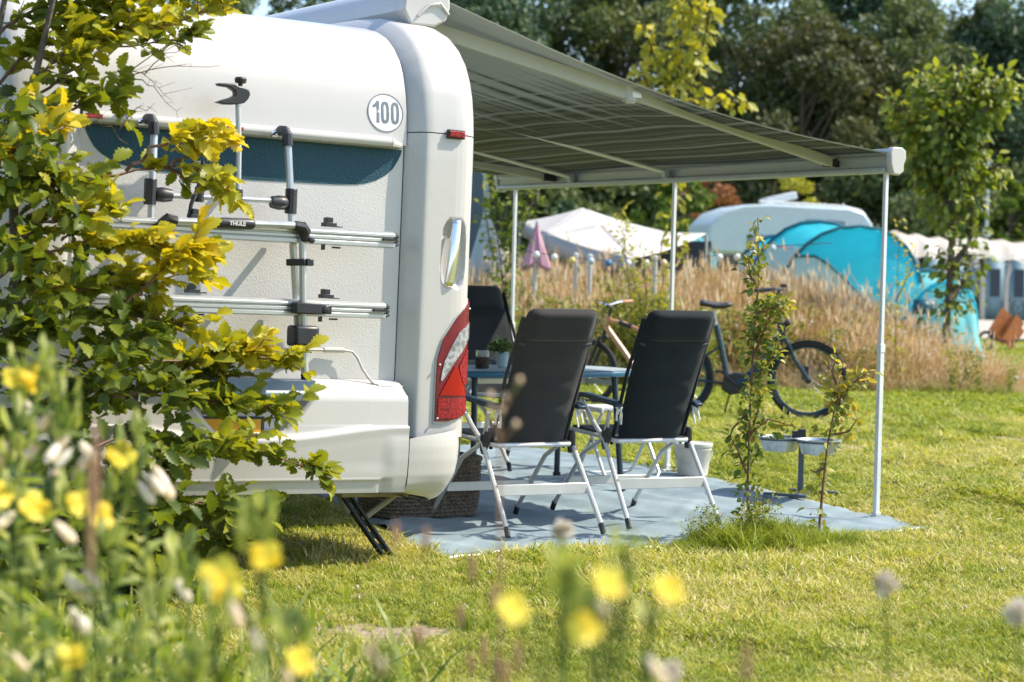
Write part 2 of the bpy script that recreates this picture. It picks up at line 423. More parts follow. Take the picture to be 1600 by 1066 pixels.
    text('country_name', 'NEDERLAND', .026, PAPER, pl_, (-1.19, -.0355, .578), width=.20)
    H_, W_, t_ = .104, .040, .0125                       # condensed road-sign digits
    q1 = [(.0,0),(t_+.001,0),(t_+.001,H_),(.001,H_),(-.006,H_-.012),(-.019,H_-.020),(-.019,H_-.033),(.0,H_-.026)]
    m = MB(); ox = cx-.046; V_ = [onpanel(ox+a, cz-.050+b, .0032) for a, b in q1]; m.add(V_, [(0,1,2,3,7),(3,4,5,6,7)]); m.build('digit', INK, stk)
    for ox in (cx-.002, cx+.050):
        sup = lambda a, w_, h_: (w_*math.copysign(abs(math.cos(a))**.62, math.cos(a)), h_*math.copysign(abs(math.sin(a))**.62, math.sin(a)))
        m = MB(); m.grid([[onpanel(ox+sup(a, w_, h_)[0], cz+.002+sup(a, w_, h_)[1], .0032) for a in np.linspace(0, 2*math.pi, 41)] for w_, h_ in ((W_/2-t_*.92, H_/2-t_), (W_/2, H_/2))]); m.build('digit', INK, stk)
    # thin wiper-like pipe
    m = MB(); m.tube([(-1.3,.05,.99),(-.86,.05,.992),(-.66,.045,.993),(-.615,.04,.988),(-.59,.035,.96),(-.565,.03,.91),(-.535,.028,.872),(-.51,.026,.848),(-.477,.025,.836),(-.36,.022,.832)], .0065, 7)
    pipe = m.build('stay_rod', WHITE, V)
    for a, b in (((-.757,.05,.993),(-.655,.046,.993)), ((-.49,.025,.836),(-.40,.022,.832))):
        m = MB(); m.tube([a, b], .012, 8); m.build('sleeve', WHITE, pipe)
    # side walls, front, floor
    for xw in (0, -2.3):
        ol = [tuple(pp(s)-nrm(s)*.1095) for s in np.linspace(s_of_z(.6), seg[16], 40)]+[(6.1, 2.505), (6.1, .45), (.16, .45)]
        m = MB(); k = .02 if xw == 0 else -.02
        m.prism(ol, lambda y, z: (xw, y, z), lambda y, z: (xw-k, y, z)); m.build('side_wall', WHITE, V)
    m = MB(); m.box((-1.15, 3.2, .43), (2.2, 6.2, .06)); m.build('floor', STEELD, V)
    m = MB(); fr_ = [(6.3,2.6),(6.6,2.5),(6.9,2.2),(7.0,1.6),(7.02,.9),(6.9,.45)]
    m.grid([[(x, y, z) for x in (-2.3, 0)] for y, z in fr_]); m.prism([(6.0,.45)]+fr_[::-1]+[(6.0,2.6)], lambda y, z: (-.002, y, z), lambda y, z: (-.03, y, z)); m.prism([(6.0,.45)]+fr_[::-1]+[(6.0,2.6)], lambda y, z: (-2.298, y, z), lambda y, z: (-2.27, y, z)); m.build('front_wall', WHITE, V)
    for x in (.008, -2.308):
        for y, wd in ((1.5, .9), (4.9, 1.1)):
            m = MB(); m.box((x, y, 1.65), (.03, wd, .55)); wn = m.build('window', GASKET, V, bevel=.01)
            m = MB(); m.box((x+(.018 if x > -1 else -.018), y, 1.65), (.012, wd-.07, .48)); m.build('pane', DARKGL, wn, bevel=.01)
    m = MB(); m.box((.012, 3.1, 1.42), (.03, .62, 1.85)); d = m.build('door', WHITE, V, bevel=.01)
    m = MB(); m.box((.034, 3.1, 1.9), (.012, .4, .55)); m.build('door_pane', DARKGL, d, bevel=.01)
    m = MB(); m.box((.04, 2.86, 1.35), (.03, .05, .12)); m.build('handle', BLACKP, d, bevel=.006)
    for x in (-.12, -2.18):
        m = MB(); m.lathe([(.12,-.09),(.30,-.09),(.325,-.06),(.325,.06),(.30,.09),(.12,.09)], (x, 3.4, .325), 28, 'x'); wl = m.build('wheel', RUBBER, V)
        m = MB(); m.lathe([(.01,-.08),(.2,-.07),(.21,.02),(.2,.07),(.01,.08)], (x, 3.4, .325), 24, 'x'); m.build('rim', ALU, wl)
    m = MB(); m.bar((-1.9, 3.4, .33), (-.4, 3.4, .33), .07, .07); m.build('axle', STEELD, V)
    m = MB(); m.bar((-1.5, 6.9, .42), (-1.15, 8.0, .42), .08, .08); m.bar((-.8, 6.9, .42), (-1.15, 8.0, .42), .08, .08); m.build('drawbar', STEELD, V)
    m = MB(); m.tube([(-1.15,7.8,.42),(-1.15,7.8,.05)], .03); m.build('jockey_tube', STEELD, V)
    # corner steady: a channel that folds down, with a tubular stay
    m = MB(); m.box((-.36, .27, .325), (.36, .07, .05)); m.build('chassis_end', WT, V, bevel=.004)
    for x in (-.50, ):
        m = MB()
        for k in (-1, 1): m.bar((x+.0+k*.022, .30, .32), (x+.20+k*.022, .20, .02), .012, .05, up=(0,1,0))
        for t in (.12, .3, .48, .66, .84): m.bar((x-.022+.2*t, .30-.1*t, .32-.3*t), (x+.022+.2*t, .30-.1*t, .32-.3*t), .03, .008, up=(0,1,0))
        st = m.build('corner_steady', STEELD, V, bevel=.002)
        m = MB(); m.tube([(x-.01,.33,.33),(x+.03,.29,.22)], .022); m.tube([(x+.09,.27,.19),(x+.27,.27,.31)], .016); m.build('stay', WT, st)
        m = MB(); m.box((x+.20, .19, .008), (.12, .09, .012), ); m.build('foot_plate', STEELD, st)
    m = MB(); m.tube([(-1.8,.3,.32),(-1.98,.2,.02)], .024); m.build('corner_steady', STEELD, V)
    m = MB(); m.tube([(-.26,.2,.315),(-.22,.16,.30),(-.17,.15,.29),(-.12,.17,.31)], .003, 5); m.build('cable', GASKET, V)
    return V

def text(name, body, size, mt, parent, loc, width=None, fn=None, bold=0, depth=.0006):
    cu_ = bpy.data.curves.new(name, 'FONT'); cu_.body = body; cu_.size = size; cu_.offset = bold; cu_.align_x = 'CENTER'; cu_.extrude = depth
    cu_.space_character = 1.0
    o = bpy.data.objects.new(name+'_c', cu_); S.collection.objects.link(o); bpy.context.view_layer.update()
    me = bpy.data.meshes.new_from_object(o); bpy.data.objects.remove(o)
    co = np.empty(len(me.vertices)*3); me.vertices.foreach_get('co', co); co = co.reshape(-1, 3)
    cx_ = (co[:, 0].max()+co[:, 0].min())/2; co[:, 0] -= cx_; co[:, 1] -= co[:, 1].min()
    if width: co[:, 0] *= width/np.ptp(co[:, 0])
    out = []
    for x, y, z in co:
        if fn: q = fn(loc[0]+x, loc[2]+y)
        else: q = (loc[0]+x, loc[1], loc[2]+y)
        out.append((q[0], q[1]-z, q[2]))
    me.vertices.foreach_set('co', np.array(out).ravel()); me.update()
    me.materials.clear(); me.materials.append(mt); me.name = name
    return link(bpy.data.objects.new(name, me), parent)

build_caravan()

# ------------------------------------------------------------------ bike carrier
def build_carrier():
    V = van_empty('bike_carrier', 'folded aluminium bike carrier with two rails hung on the caravan rear', 'bike carrier')
    T = lambda name, pts, r, mt, n=10, par=V: (lambda m: (m.tube(pts, r, n), m.build(name, mt, par))[1])(MB())
    for x0, x1 in ((-1.052, -.956), (-1.675, -1.664)):
        T('upright', [(x0, -.0, 1.955), (x0, -.055, 1.955), (x0, -.085, 1.935), (x0+.004, -.10, 1.89), ((x0+x1)/2, -.10, 1.45), (x1, -.10, 1.02), (x1-.02, -.05, .93), (x1-.03, .06, .90)], .0165, ALU)
        m = MB(); m.tube([(x0, -.03, 1.955), (x0, -.075, 1.952), (x0, -.1, 1.93), (x0+.002, -.103, 1.885)], .0235, 10); m.build('top_elbow', BLACKP, V)
        m = MB(); m.lathe([(.006,.0),(.014,.002),(.014,.028),(.01,.03)], (x0-.04, -.02, 1.94), 10, 'x'); m.build('bolt', CHROME, V)
        xj = x0+.03*(1 if x0 > -1.2 else -.1)
        m = MB(); m.tube([(xj, -.1, 1.70), (xj, -.1, 1.59)], .027, 10); m.build('joint', BLACKP, V, bevel=.004)
        s = -1 if x0 > -1.2 else 1
        m = MB(); m.lathe([(.022,0),(.03,.01),(.032,.04),(.026,.075)], (0, 0, 0), 12, 'x'); o = m.build('knob', BLACKP, V); o.location = (xj+s*.02, -.1, 1.635)
        if s < 0: o.rotation_euler = (0, 0, math.pi)
    T('cross_tube', [(-1.60, -.1, 1.635), (-1.06, -.1, 1.643)], .0125, ALU)
    # grip bar with a black name cover
    T('grip_bar', [(-1.645, -.22, 1.522), (-1.03, -.22, 1.536)], .017, ALU)
    m = MB(); m.tube([(-1.425, -.222, 1.527), (-1.415, -.222, 1.527), (-1.40, -.222, 1.5275), (-1.275, -.222, 1.530), (-1.262, -.222, 1.530), (-1.252, -.222, 1.530)], [.018,.022,.0235,.0235,.022,.018], 12); cv = m.build('name_cover', BLACKP, V)
    text('maker_name', 'THULE', .024, PAPER, cv, (-1.338, -.2462, 1.519), width=.075, bold=.0008)
    for x in (-1.66, -1.005):
        k = 1 if x < -1.2 else -1
        m = MB(); m.tube([(x+k*.055, -.22, 1.523 if k > 0 else 1.536), (x+k*.015, -.22, 1.53), (x, -.215, 1.515), (x, -.205, 1.47)], [.021,.026,.027,.02], 10); cl = m.build('grip_elbow', BLACKP, V)
        m = MB(); m.lathe([(.004,-.012),(.014,-.008),(.014,.008),(.004,.012)], (x+.028, -.225, 1.476), 10, 'y'); m.build('knob', BLACKP, cl)
    T('lower_tube', [(-1.012, -.205, 1.50), (-.995, -.205, 1.2), (-.972, -.205, .885)], .0165, ALU)
    m = MB(); m.tube([(-.9725, -.205, .893), (-.971, -.205, .868)], .0185, 10); m.build('end_cap', BLACKP, V)
    T('lower_tube', [(-1.655, -.205, 1.50), (-1.66, -.205, 1.2), (-1.66, -.205, .885)], .0165, ALU)
    # rails, grooved profile
    rp = [(-.19,0),(-.215,.004),(-.215,.020),(-.200,.021),(-.200,.026),(-.213,.027),(-.213,.040),(-.198,.041),(-.198,.048),(-.215,.049),(-.215,.060),(-.205,.070),(-.185,.074),(-.13,.074),(-.12,.066),(-.12,.006),(-.13,0)]
    for z, x1, dz in ((1.462, -.545, .0), (1.145, -.578, .0)):
        m = MB(); m.prism(rp, lambda y, h: (-1.95, y+.02, z+h-.004), lambda y, h: (x1, y+.02, z+h)); rl = m.build('rail', ALU, V, bevel=.001)
        for xe, k in ((x1, 1), (-1.95, -1)):
            m = MB(); m.prism([(y, h) for y, h in rp], lambda y, h: (xe, y+.02, z+h), lambda y, h: (xe+k*.028, -.14+(y+.16)*.7, z+.037+(h-.037)*.75)); m.build('end_cap', BLACKP, rl, bevel=.003)
        m = MB(); m.box((x1-.03, -.199, z+.037), (.07, .012, .012)); m.build('slot_plug', BLACKP, rl)
        for xc in (-.842, -1.48):
            m = MB(); m.box((xc, -.12, z+.09), (.055, .05, .018)); m.box((xc-.004, -.12, z+.108), (.03, .04, .028)); m.box((xc+.04, -.12, z+.083), (.05, .02, .006)); m.build('strap_clip', BLACKP, rl, bevel=.002)
            m = MB(); m.box((xc-.03, -.13, z-.012), (.006, .03, .022)); m.build('clip_hook', BLACKP, rl)
            m = MB(); m.box((xc+.035, -.13, z-.01), (.04, .008, .008)); m.build('clip_buckle', BLACKP, rl)
    m = MB(); m.box((-.985, -.225, 1.18), (.13, .05, .05)); m.box((-.90, -.215, 1.178), (.06, .05, .042)); m.lathe([(.004,-.01),(.02,-.006),(.02,.006),(.004,.01)], (-.905, -.245, 1.178), 10, 'y'); m.build('rail_clamp', BLACKP, V, bevel=.006)
    m = MB(); m.bar((-1.065, -.17, 1.375), (-1.0, -.225, 1.38), .03, .03); m.bar((-1.0, -.226, 1.38), (-.965, -.226, 1.38), .02, .032); m.build('strap_clamp', BLACKP, V, bevel=.005)
    m = MB(); m.box((-.985, -.195, 1.058), (.118, .10, .092)); m.build('lock_box', BLACKP, V, bevel=.014)
    # frame holder arm with jaw
    T('holder_tube', [(-1.275, -.1, 1.64), (-1.28, -.1, 1.85), (-1.292, -.1, 2.045)], .0125, ALU)
    m = MB(); m.tube([(-1.275, -.1, 1.68), (-1.274, -.1, 1.622)], .0205, 10); m.build('joint', BLACKP, V)
    m = MB(); m.tube([(-1.455, -.1, 1.68), (-1.455, -.1, 1.615)], .0205, 10); m.build('joint', BLACKP, V)
    T('holder_tube', [(-1.455, -.1, 1.64), (-1.462, -.1, 1.79)], .0125, ALU)
    jaw = [(-.11,.0),(-.08,.018),(-.045,.034),(-.022,.052),(-.026,.074),(-.055,.094),(-.100,.096),(-.108,.110),(-.06,.115),(-.03,.118),(-.008,.105),(.022,.10),(.042,.085),(.046,.06),(.038,.035),(.02,.01),(0,.002),(-.04,-.006),(-.075,-.008)]
    m = MB(); m.prism(jaw, lambda x, z: (-1.29+x, -.120, 2.045+z*.74), lambda x, z: (-1.29+x, -.080, 2.045+z*.74)); m.build('jaw', BLACKP, V, bevel=.005)
    m = MB(); m.lathe([(.010,0),(.010,.01),(.024,.013),(.027,.030),(.021,.038),(.004,.040)], (-1.285, -.1, 2.125), 12); m.build('jaw_knob', BLACKP, V)
    m = MB(); m.tube([(-1.45,-.11,1.79),(-1.452,-.118,1.72),(-1.50,-.12,1.60),(-1.51,-.12,1.52)], .009, 6); m.build('strap', GASKET, V)
    for x in (-1.005, -1.67):
        for z in (1.5, 1.18):
            m = MB(); m.bar((x, -.12, z), (x, .05, z), .025, .02); m.build('stand_off', ALU, V)
build_carrier()
# ------------------------------------------------------------------ awning
def cloth_mat():
    m = bpy.data.materials.new('awning_cloth'); m.use_nodes = True; t = m.node_tree; b = t.nodes['Principled BSDF']
    tc = t.nodes.new('ShaderNodeTexCoord'); sp = t.nodes.new('ShaderNodeSeparateXYZ'); t.links.new(tc.outputs['Object'], sp.inputs[0])
    def ma(op, a, b_=None, c=None):
        n = t.nodes.new('ShaderNodeMath'); n.operation = op
        for i, q in enumerate((a, b_, c)):
            if q is None: continue
            if isinstance(q, (int, float)): n.inputs[i].default_value = q
            else: t.links.new(q, n.inputs[i])
        return n.outputs[0]
    X = sp.outputs['X']; Y = sp.outputs['Y']
    # woven bands run along the caravan; they get darker towards the front bar
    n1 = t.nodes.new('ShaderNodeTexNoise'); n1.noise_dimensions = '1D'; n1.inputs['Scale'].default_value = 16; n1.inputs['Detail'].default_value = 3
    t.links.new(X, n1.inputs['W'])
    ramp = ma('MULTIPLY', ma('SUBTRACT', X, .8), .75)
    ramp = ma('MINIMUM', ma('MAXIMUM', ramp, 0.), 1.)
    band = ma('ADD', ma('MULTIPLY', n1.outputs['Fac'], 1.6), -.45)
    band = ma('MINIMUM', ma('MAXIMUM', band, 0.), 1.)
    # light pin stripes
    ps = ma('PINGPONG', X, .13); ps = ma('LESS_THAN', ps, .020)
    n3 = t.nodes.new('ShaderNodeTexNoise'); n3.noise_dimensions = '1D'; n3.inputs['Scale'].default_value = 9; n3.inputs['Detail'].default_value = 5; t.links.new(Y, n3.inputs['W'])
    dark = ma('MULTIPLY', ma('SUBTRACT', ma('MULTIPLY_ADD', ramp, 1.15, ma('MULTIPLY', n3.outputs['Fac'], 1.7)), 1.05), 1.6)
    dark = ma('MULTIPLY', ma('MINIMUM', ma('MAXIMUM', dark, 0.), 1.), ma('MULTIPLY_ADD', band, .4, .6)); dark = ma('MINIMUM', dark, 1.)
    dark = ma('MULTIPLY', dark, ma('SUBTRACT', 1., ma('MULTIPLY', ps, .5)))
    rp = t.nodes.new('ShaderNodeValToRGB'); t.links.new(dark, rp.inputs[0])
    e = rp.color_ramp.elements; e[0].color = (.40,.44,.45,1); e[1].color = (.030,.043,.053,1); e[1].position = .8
    t.links.new(rp.outputs[0], b.inputs['Base Color']); b.inputs['Roughness'].default_value = .55
    tr = t.nodes.new('ShaderNodeBsdfTranslucent'); t.links.new(rp.outputs[0], tr.inputs[0])
    mx = t.nodes.new('ShaderNodeMixShader'); mx.inputs[0].default_value = .30
    t.links.new(b.outputs[0], mx.inputs[1]); t.links.new(tr.outputs[0], mx.inputs[2]); t.links.new(mx.outputs[0], t.nodes['Material Output'].inputs[0])
    return m
CLOTH = cloth_mat()
ARM = mat('arm_paint', (.42,.44,.41), .45)
RAILM = mat('rail_paint', (.42,.47,.48), .4, .2, vary=.05)
def build_awning():
    e = empty('awning', VAN_O, VAN_A, 'striped grey awning rolled out from the caravan roof on three thin legs', 'awning')
    XF, ZF = 3.16, 2.12; Y0, Y1 = .42, 4.9; YB = .58
    # cassette on the roof edge
    pr = [(-.13,2.55),(-.17,2.615),(-.165,2.66),(-.14,2.705),(-.10,2.74),(-.05,2.765),(.0,2.775),(.05,2.765),(.075,2.73),(.08,2.64),(.06,2.58),(.0,2.55)]
    m = MB(); m.prism(pr, lambda x, z: (x, Y0+.06, z+.012), lambda x, z: (x, Y1-.06, z+.012)); m.build('cassette', WHITE, e, bevel=.006)
    for ya, yb in ((Y0-.03, Y0+.06), (Y1-.06, Y1+.03)):
        m = MB(); m.prism(pr, lambda x, z: (x*1.03, ya, z+.014+(z-2.68)*.05), lambda x, z: (x*1.03, yb, z+.014+(z-2.68)*.05)); m.build('cassette_end', WHITE, e, bevel=.01)
    m = MB(); m.tube([(-.10,Y0-.035,2.60),(-.04,Y0-.04,2.655),(.02,Y0-.04,2.67),(.07,Y0-.035,2.62)], .007, 6); m.build('end_rib', WHITE, e)
    # cloth with sag
    nu, nv = 60, 40
    def cl(u, v, dz=0):
        x = .07+(XF-.09)*u; y = Y0+.02+(Y1-Y0-.04)*v+(YB-Y0)*u*(1-v)
        z = 2.70+(ZF-2.70)*u-.10*math.sin(math.pi*u)*(1-.25*math.sin(math.pi*v))
        z += .010*math.sin(v*31+u*3)*math.sin(math.pi*u)*.5 + .006*math.sin(v*13+2+u*5)*u
        return (x, y, z+dz)
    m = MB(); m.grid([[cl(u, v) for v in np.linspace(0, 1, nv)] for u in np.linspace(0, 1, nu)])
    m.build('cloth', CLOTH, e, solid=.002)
    for v in (0.002, .998):
        m = MB(); m.tube([cl(u, v, -.002) for u in np.linspace(0, 1, 40)], .0035, 5); m.build('hem', ARM, e)
    # front bar, ends
    fp = [(0,-.105),(.035,-.11),(.06,-.085),(.066,-.03),(.05,.012),(.02,.03),(-.02,.03),(-.035,.01),(-.02,-.03),(-.02,-.07)]
    m = MB(); m.prism(fp, lambda x, z: (XF+x, YB+.03, ZF+z), lambda x, z: (XF+x, Y1-.03, ZF+z)); fb = m.build('front_bar', RAILM, e, bevel=.003)
    m = MB(); m.bar((XF-.030, YB+.05, ZF-.090), (XF-.030, Y1-.05, ZF-.090), .022, .022); m.build('channel', RAILM, fb, bevel=.003)
    m = MB(); m.bar((XF-.030, YB+.05, ZF-.02), (XF-.030, Y1-.05, ZF-.02), .022, .010); m.build('channel', RAILM, fb)
    ep = [(-.035,-.06),(-.015,-.118),(.035,-.122),(.066,-.10),(.066,-.06),(.082,-.02),(.078,.02),(.05,.038),(-.02,.038),(-.04,.015)]
    for ya, yb in ((YB-.01, YB+.035), (Y1-.035, Y1+.01)):
        m = MB(); m.prism(ep, lambda x, z: (XF+x, ya, ZF+z), lambda x, z: (XF+x, yb, ZF+z)); m.build('end_cap', WHITE, fb, bevel=.008)
    for y in np.linspace(Y0+.5, Y1-.5, 7):
        m = MB(); m.lathe([(.001,-.004),(.007,-.003),(.007,.003),(.001,.004)], (XF-.034, y, ZF-.08), 8, 'x'); m.build('screw', GASKET, fb)
    # folding arms
    def arm(yr, yf, ye, zs):
        a = (.12, yr, 2.60); b = (1.32, ye, 2.34); c = (XF-.04, yf, ZF-.04)
        m = MB(); m.bar(a, b, .035, .075); m.bar(b, c, .03, .062); m.tube([(b[0], b[1], b[2]-.045), (b[0], b[1], b[2]+.045)], .04, 12)
        ar = m.build('folding_arm', ARM, e, bevel=.006)
        m = MB(); m.tube([(b[0]-.0, b[1], b[2]-.052), (b[0], b[1], b[2]-.03)], .03, 10); m.box((b[0]+.02, b[1]-.03, b[2]), (.06, .02, .05)); m.build('elbow', ALU, ar, bevel=.003)
        m = MB(); m.box((c[0]-.03, c[1], c[2]), (.09, .05, .05)); m.build('arm_bracket', STEELD, ar, bevel=.004)
    arm(.72, 1.05, .62, 0); arm(4.45, 4.1, 4.5, 0)
    # tension rafters
    for y in (2.72, 3.85):
        m = MB(); m.tube([(.10, y, 2.60), (XF-.03, y, ZF-.045)], .0145, 8); r = m.build('rafter', ALUW, e)
        m = MB(); m.tube([(1.62, y, 2.355), (1.72, y, 2.34)], .021, 8); m.build('clamp', BLACKP, r)
        m = MB(); m.box((XF-.05, y, ZF-.05), (.04, .04, .06)); m.build('rafter_hook', RAILM, r)
    # legs
    for y, xo, yo in ((.66, .0, 0), (2.70, .0, .0), (4.68, .0, 0)):
        wp = vanw(XF+xo, y+yo); g = float(gz(wp[1]))
        m = MB(); m.box((XF+.01+xo/2, y, (g+.02+1.0)/2), (.03, .03, .98-g)); m.box((XF+.01, y, 1.5), (.024, .024, 1.04)); lg = m.build('leg', ALUW, e, bevel=.003)
        m = MB(); m.box((XF+.01+xo, y, g+.012), (.11, .07, .012)); m.box((XF+.01+xo, y, g+.03), (.04, .04, .03)); m.build('foot', ALUW, lg, bevel=.003)
        m = MB(); m.box((XF+.01, y, 1.0), (.036, .036, .05)); m.build('clamp', ALUW, lg, bevel=.003)
build_awning()

# ------------------------------------------------------------------ ground mat
def build_mat():
    m_ = bpy.data.materials.new('mat_weave'); m_.use_nodes = True; t = m_.node_tree; b = t.nodes['Principled BSDF']
    tc = t.nodes.new('ShaderNodeTexCoord')
    wv = t.nodes.new('ShaderNodeTexWave'); wv.inputs['Scale'].default_value = 45; wv.inputs['Distortion'].default_value = .6; wv.bands_direction = 'Y'
    t.links.new(tc.outputs['Object'], wv.inputs[0])
    no = t.nodes.new('ShaderNodeTexNoise'); no.inputs['Scale'].default_value = 2.2; no.inputs['Detail'].default_value = 8; t.links.new(tc.outputs['Object'], no.inputs[0])
    n2 = t.nodes.new('ShaderNodeTexNoise'); n2.inputs['Scale'].default_value = 90; n2.inputs['Detail'].default_value = 2; t.links.new(tc.outputs['Object'], n2.inputs[0])
    ad = t.nodes.new('ShaderNodeMath'); ad.operation = 'MULTIPLY_ADD'; ad.inputs[1].default_value = .18; t.links.new(wv.outputs['Fac'], ad.inputs[0]); t.links.new(no.outputs['Fac'], ad.inputs[2])
    a2 = t.nodes.new('ShaderNodeMath'); a2.operation = 'MULTIPLY_ADD'; a2.inputs[1].default_value = .35; t.links.new(n2.outputs['Fac'], a2.inputs[0]); t.links.new(ad.outputs[0], a2.inputs[2])
    rp = t.nodes.new('ShaderNodeValToRGB'); rp.color_ramp.elements[0].position = .45; rp.color_ramp.elements[1].position = 1.0
    rp.color_ramp.elements[0].color = (.105,.16,.19,1); rp.color_ramp.elements[1].color = (.25,.32,.35,1)
    t.links.new(a2.outputs[0], rp.inputs[0]); t.links.new(rp.outputs[0], b.inputs['Base Color']); b.inputs['Roughness'].default_value = .8
    bp = t.nodes.new('ShaderNodeBump'); bp.inputs['Strength'].default_value = .4; bp.inputs['Distance'].default_value = .004
    t.links.new(a2.outputs[0], bp.inputs['Height']); t.links.new(bp.outputs[0], b.inputs['Normal'])
    m = MB(); G = []
    nx, ny = 110, 130
    for i, u in enumerate(np.linspace(0, 1, nx)):
        row = []
        for j, v in enumerate(np.linspace(0, 1, ny)):
            x = .0+3.22*u; y = .13+4.6*v
            x0 = .12*min(1, v*5)+.02*math.sin(v*9)+.5*min(1, max(0, (v-.12)/.4)); x = x0+(3.22+.02*math.sin(v*14)-x0)*u
            y0 = .12+.04*math.sin(u*7+1)+.02*math.sin(u*17); y = y0+(4.72-y0)*v
            if u > .93 and v < .12: pass
            wx = vanw(x, y)
            z = float(gz(wx[1]))+.02
            z += .008*math.sin(x*7+y*3)+.006*math.sin(y*11-x*4+1)+.005*math.sin(x*23+y*5)+.003*math.sin(y*37+x*9)
            z += .009*max(0, math.sin(x*9.5-y*16+2*math.sin(x*3)))**4*(1 if y < 1.6 else .4)
            ed = min(u, 1-u)*3.2; ed2 = min(v, 1-v)*4.6
            z -= .018*math.exp(-min(ed, ed2)/.03)
            row.append((wx[0], wx[1], z))
        G.append(row)
    m.grid(G); o = m.build('ground_mat', m_, None, angle=80)
    tag(o, 'pale blue-grey woven awning mat spread on the grass under the camping furniture', 'mat')
    m = MB(); m.tube([G[i][0] for i in range(0, nx, 2)]+[G[nx-1][j] for j in range(2, ny, 2)], .007, 5); m.build('edge_seam', PAPER, o)
build_mat()

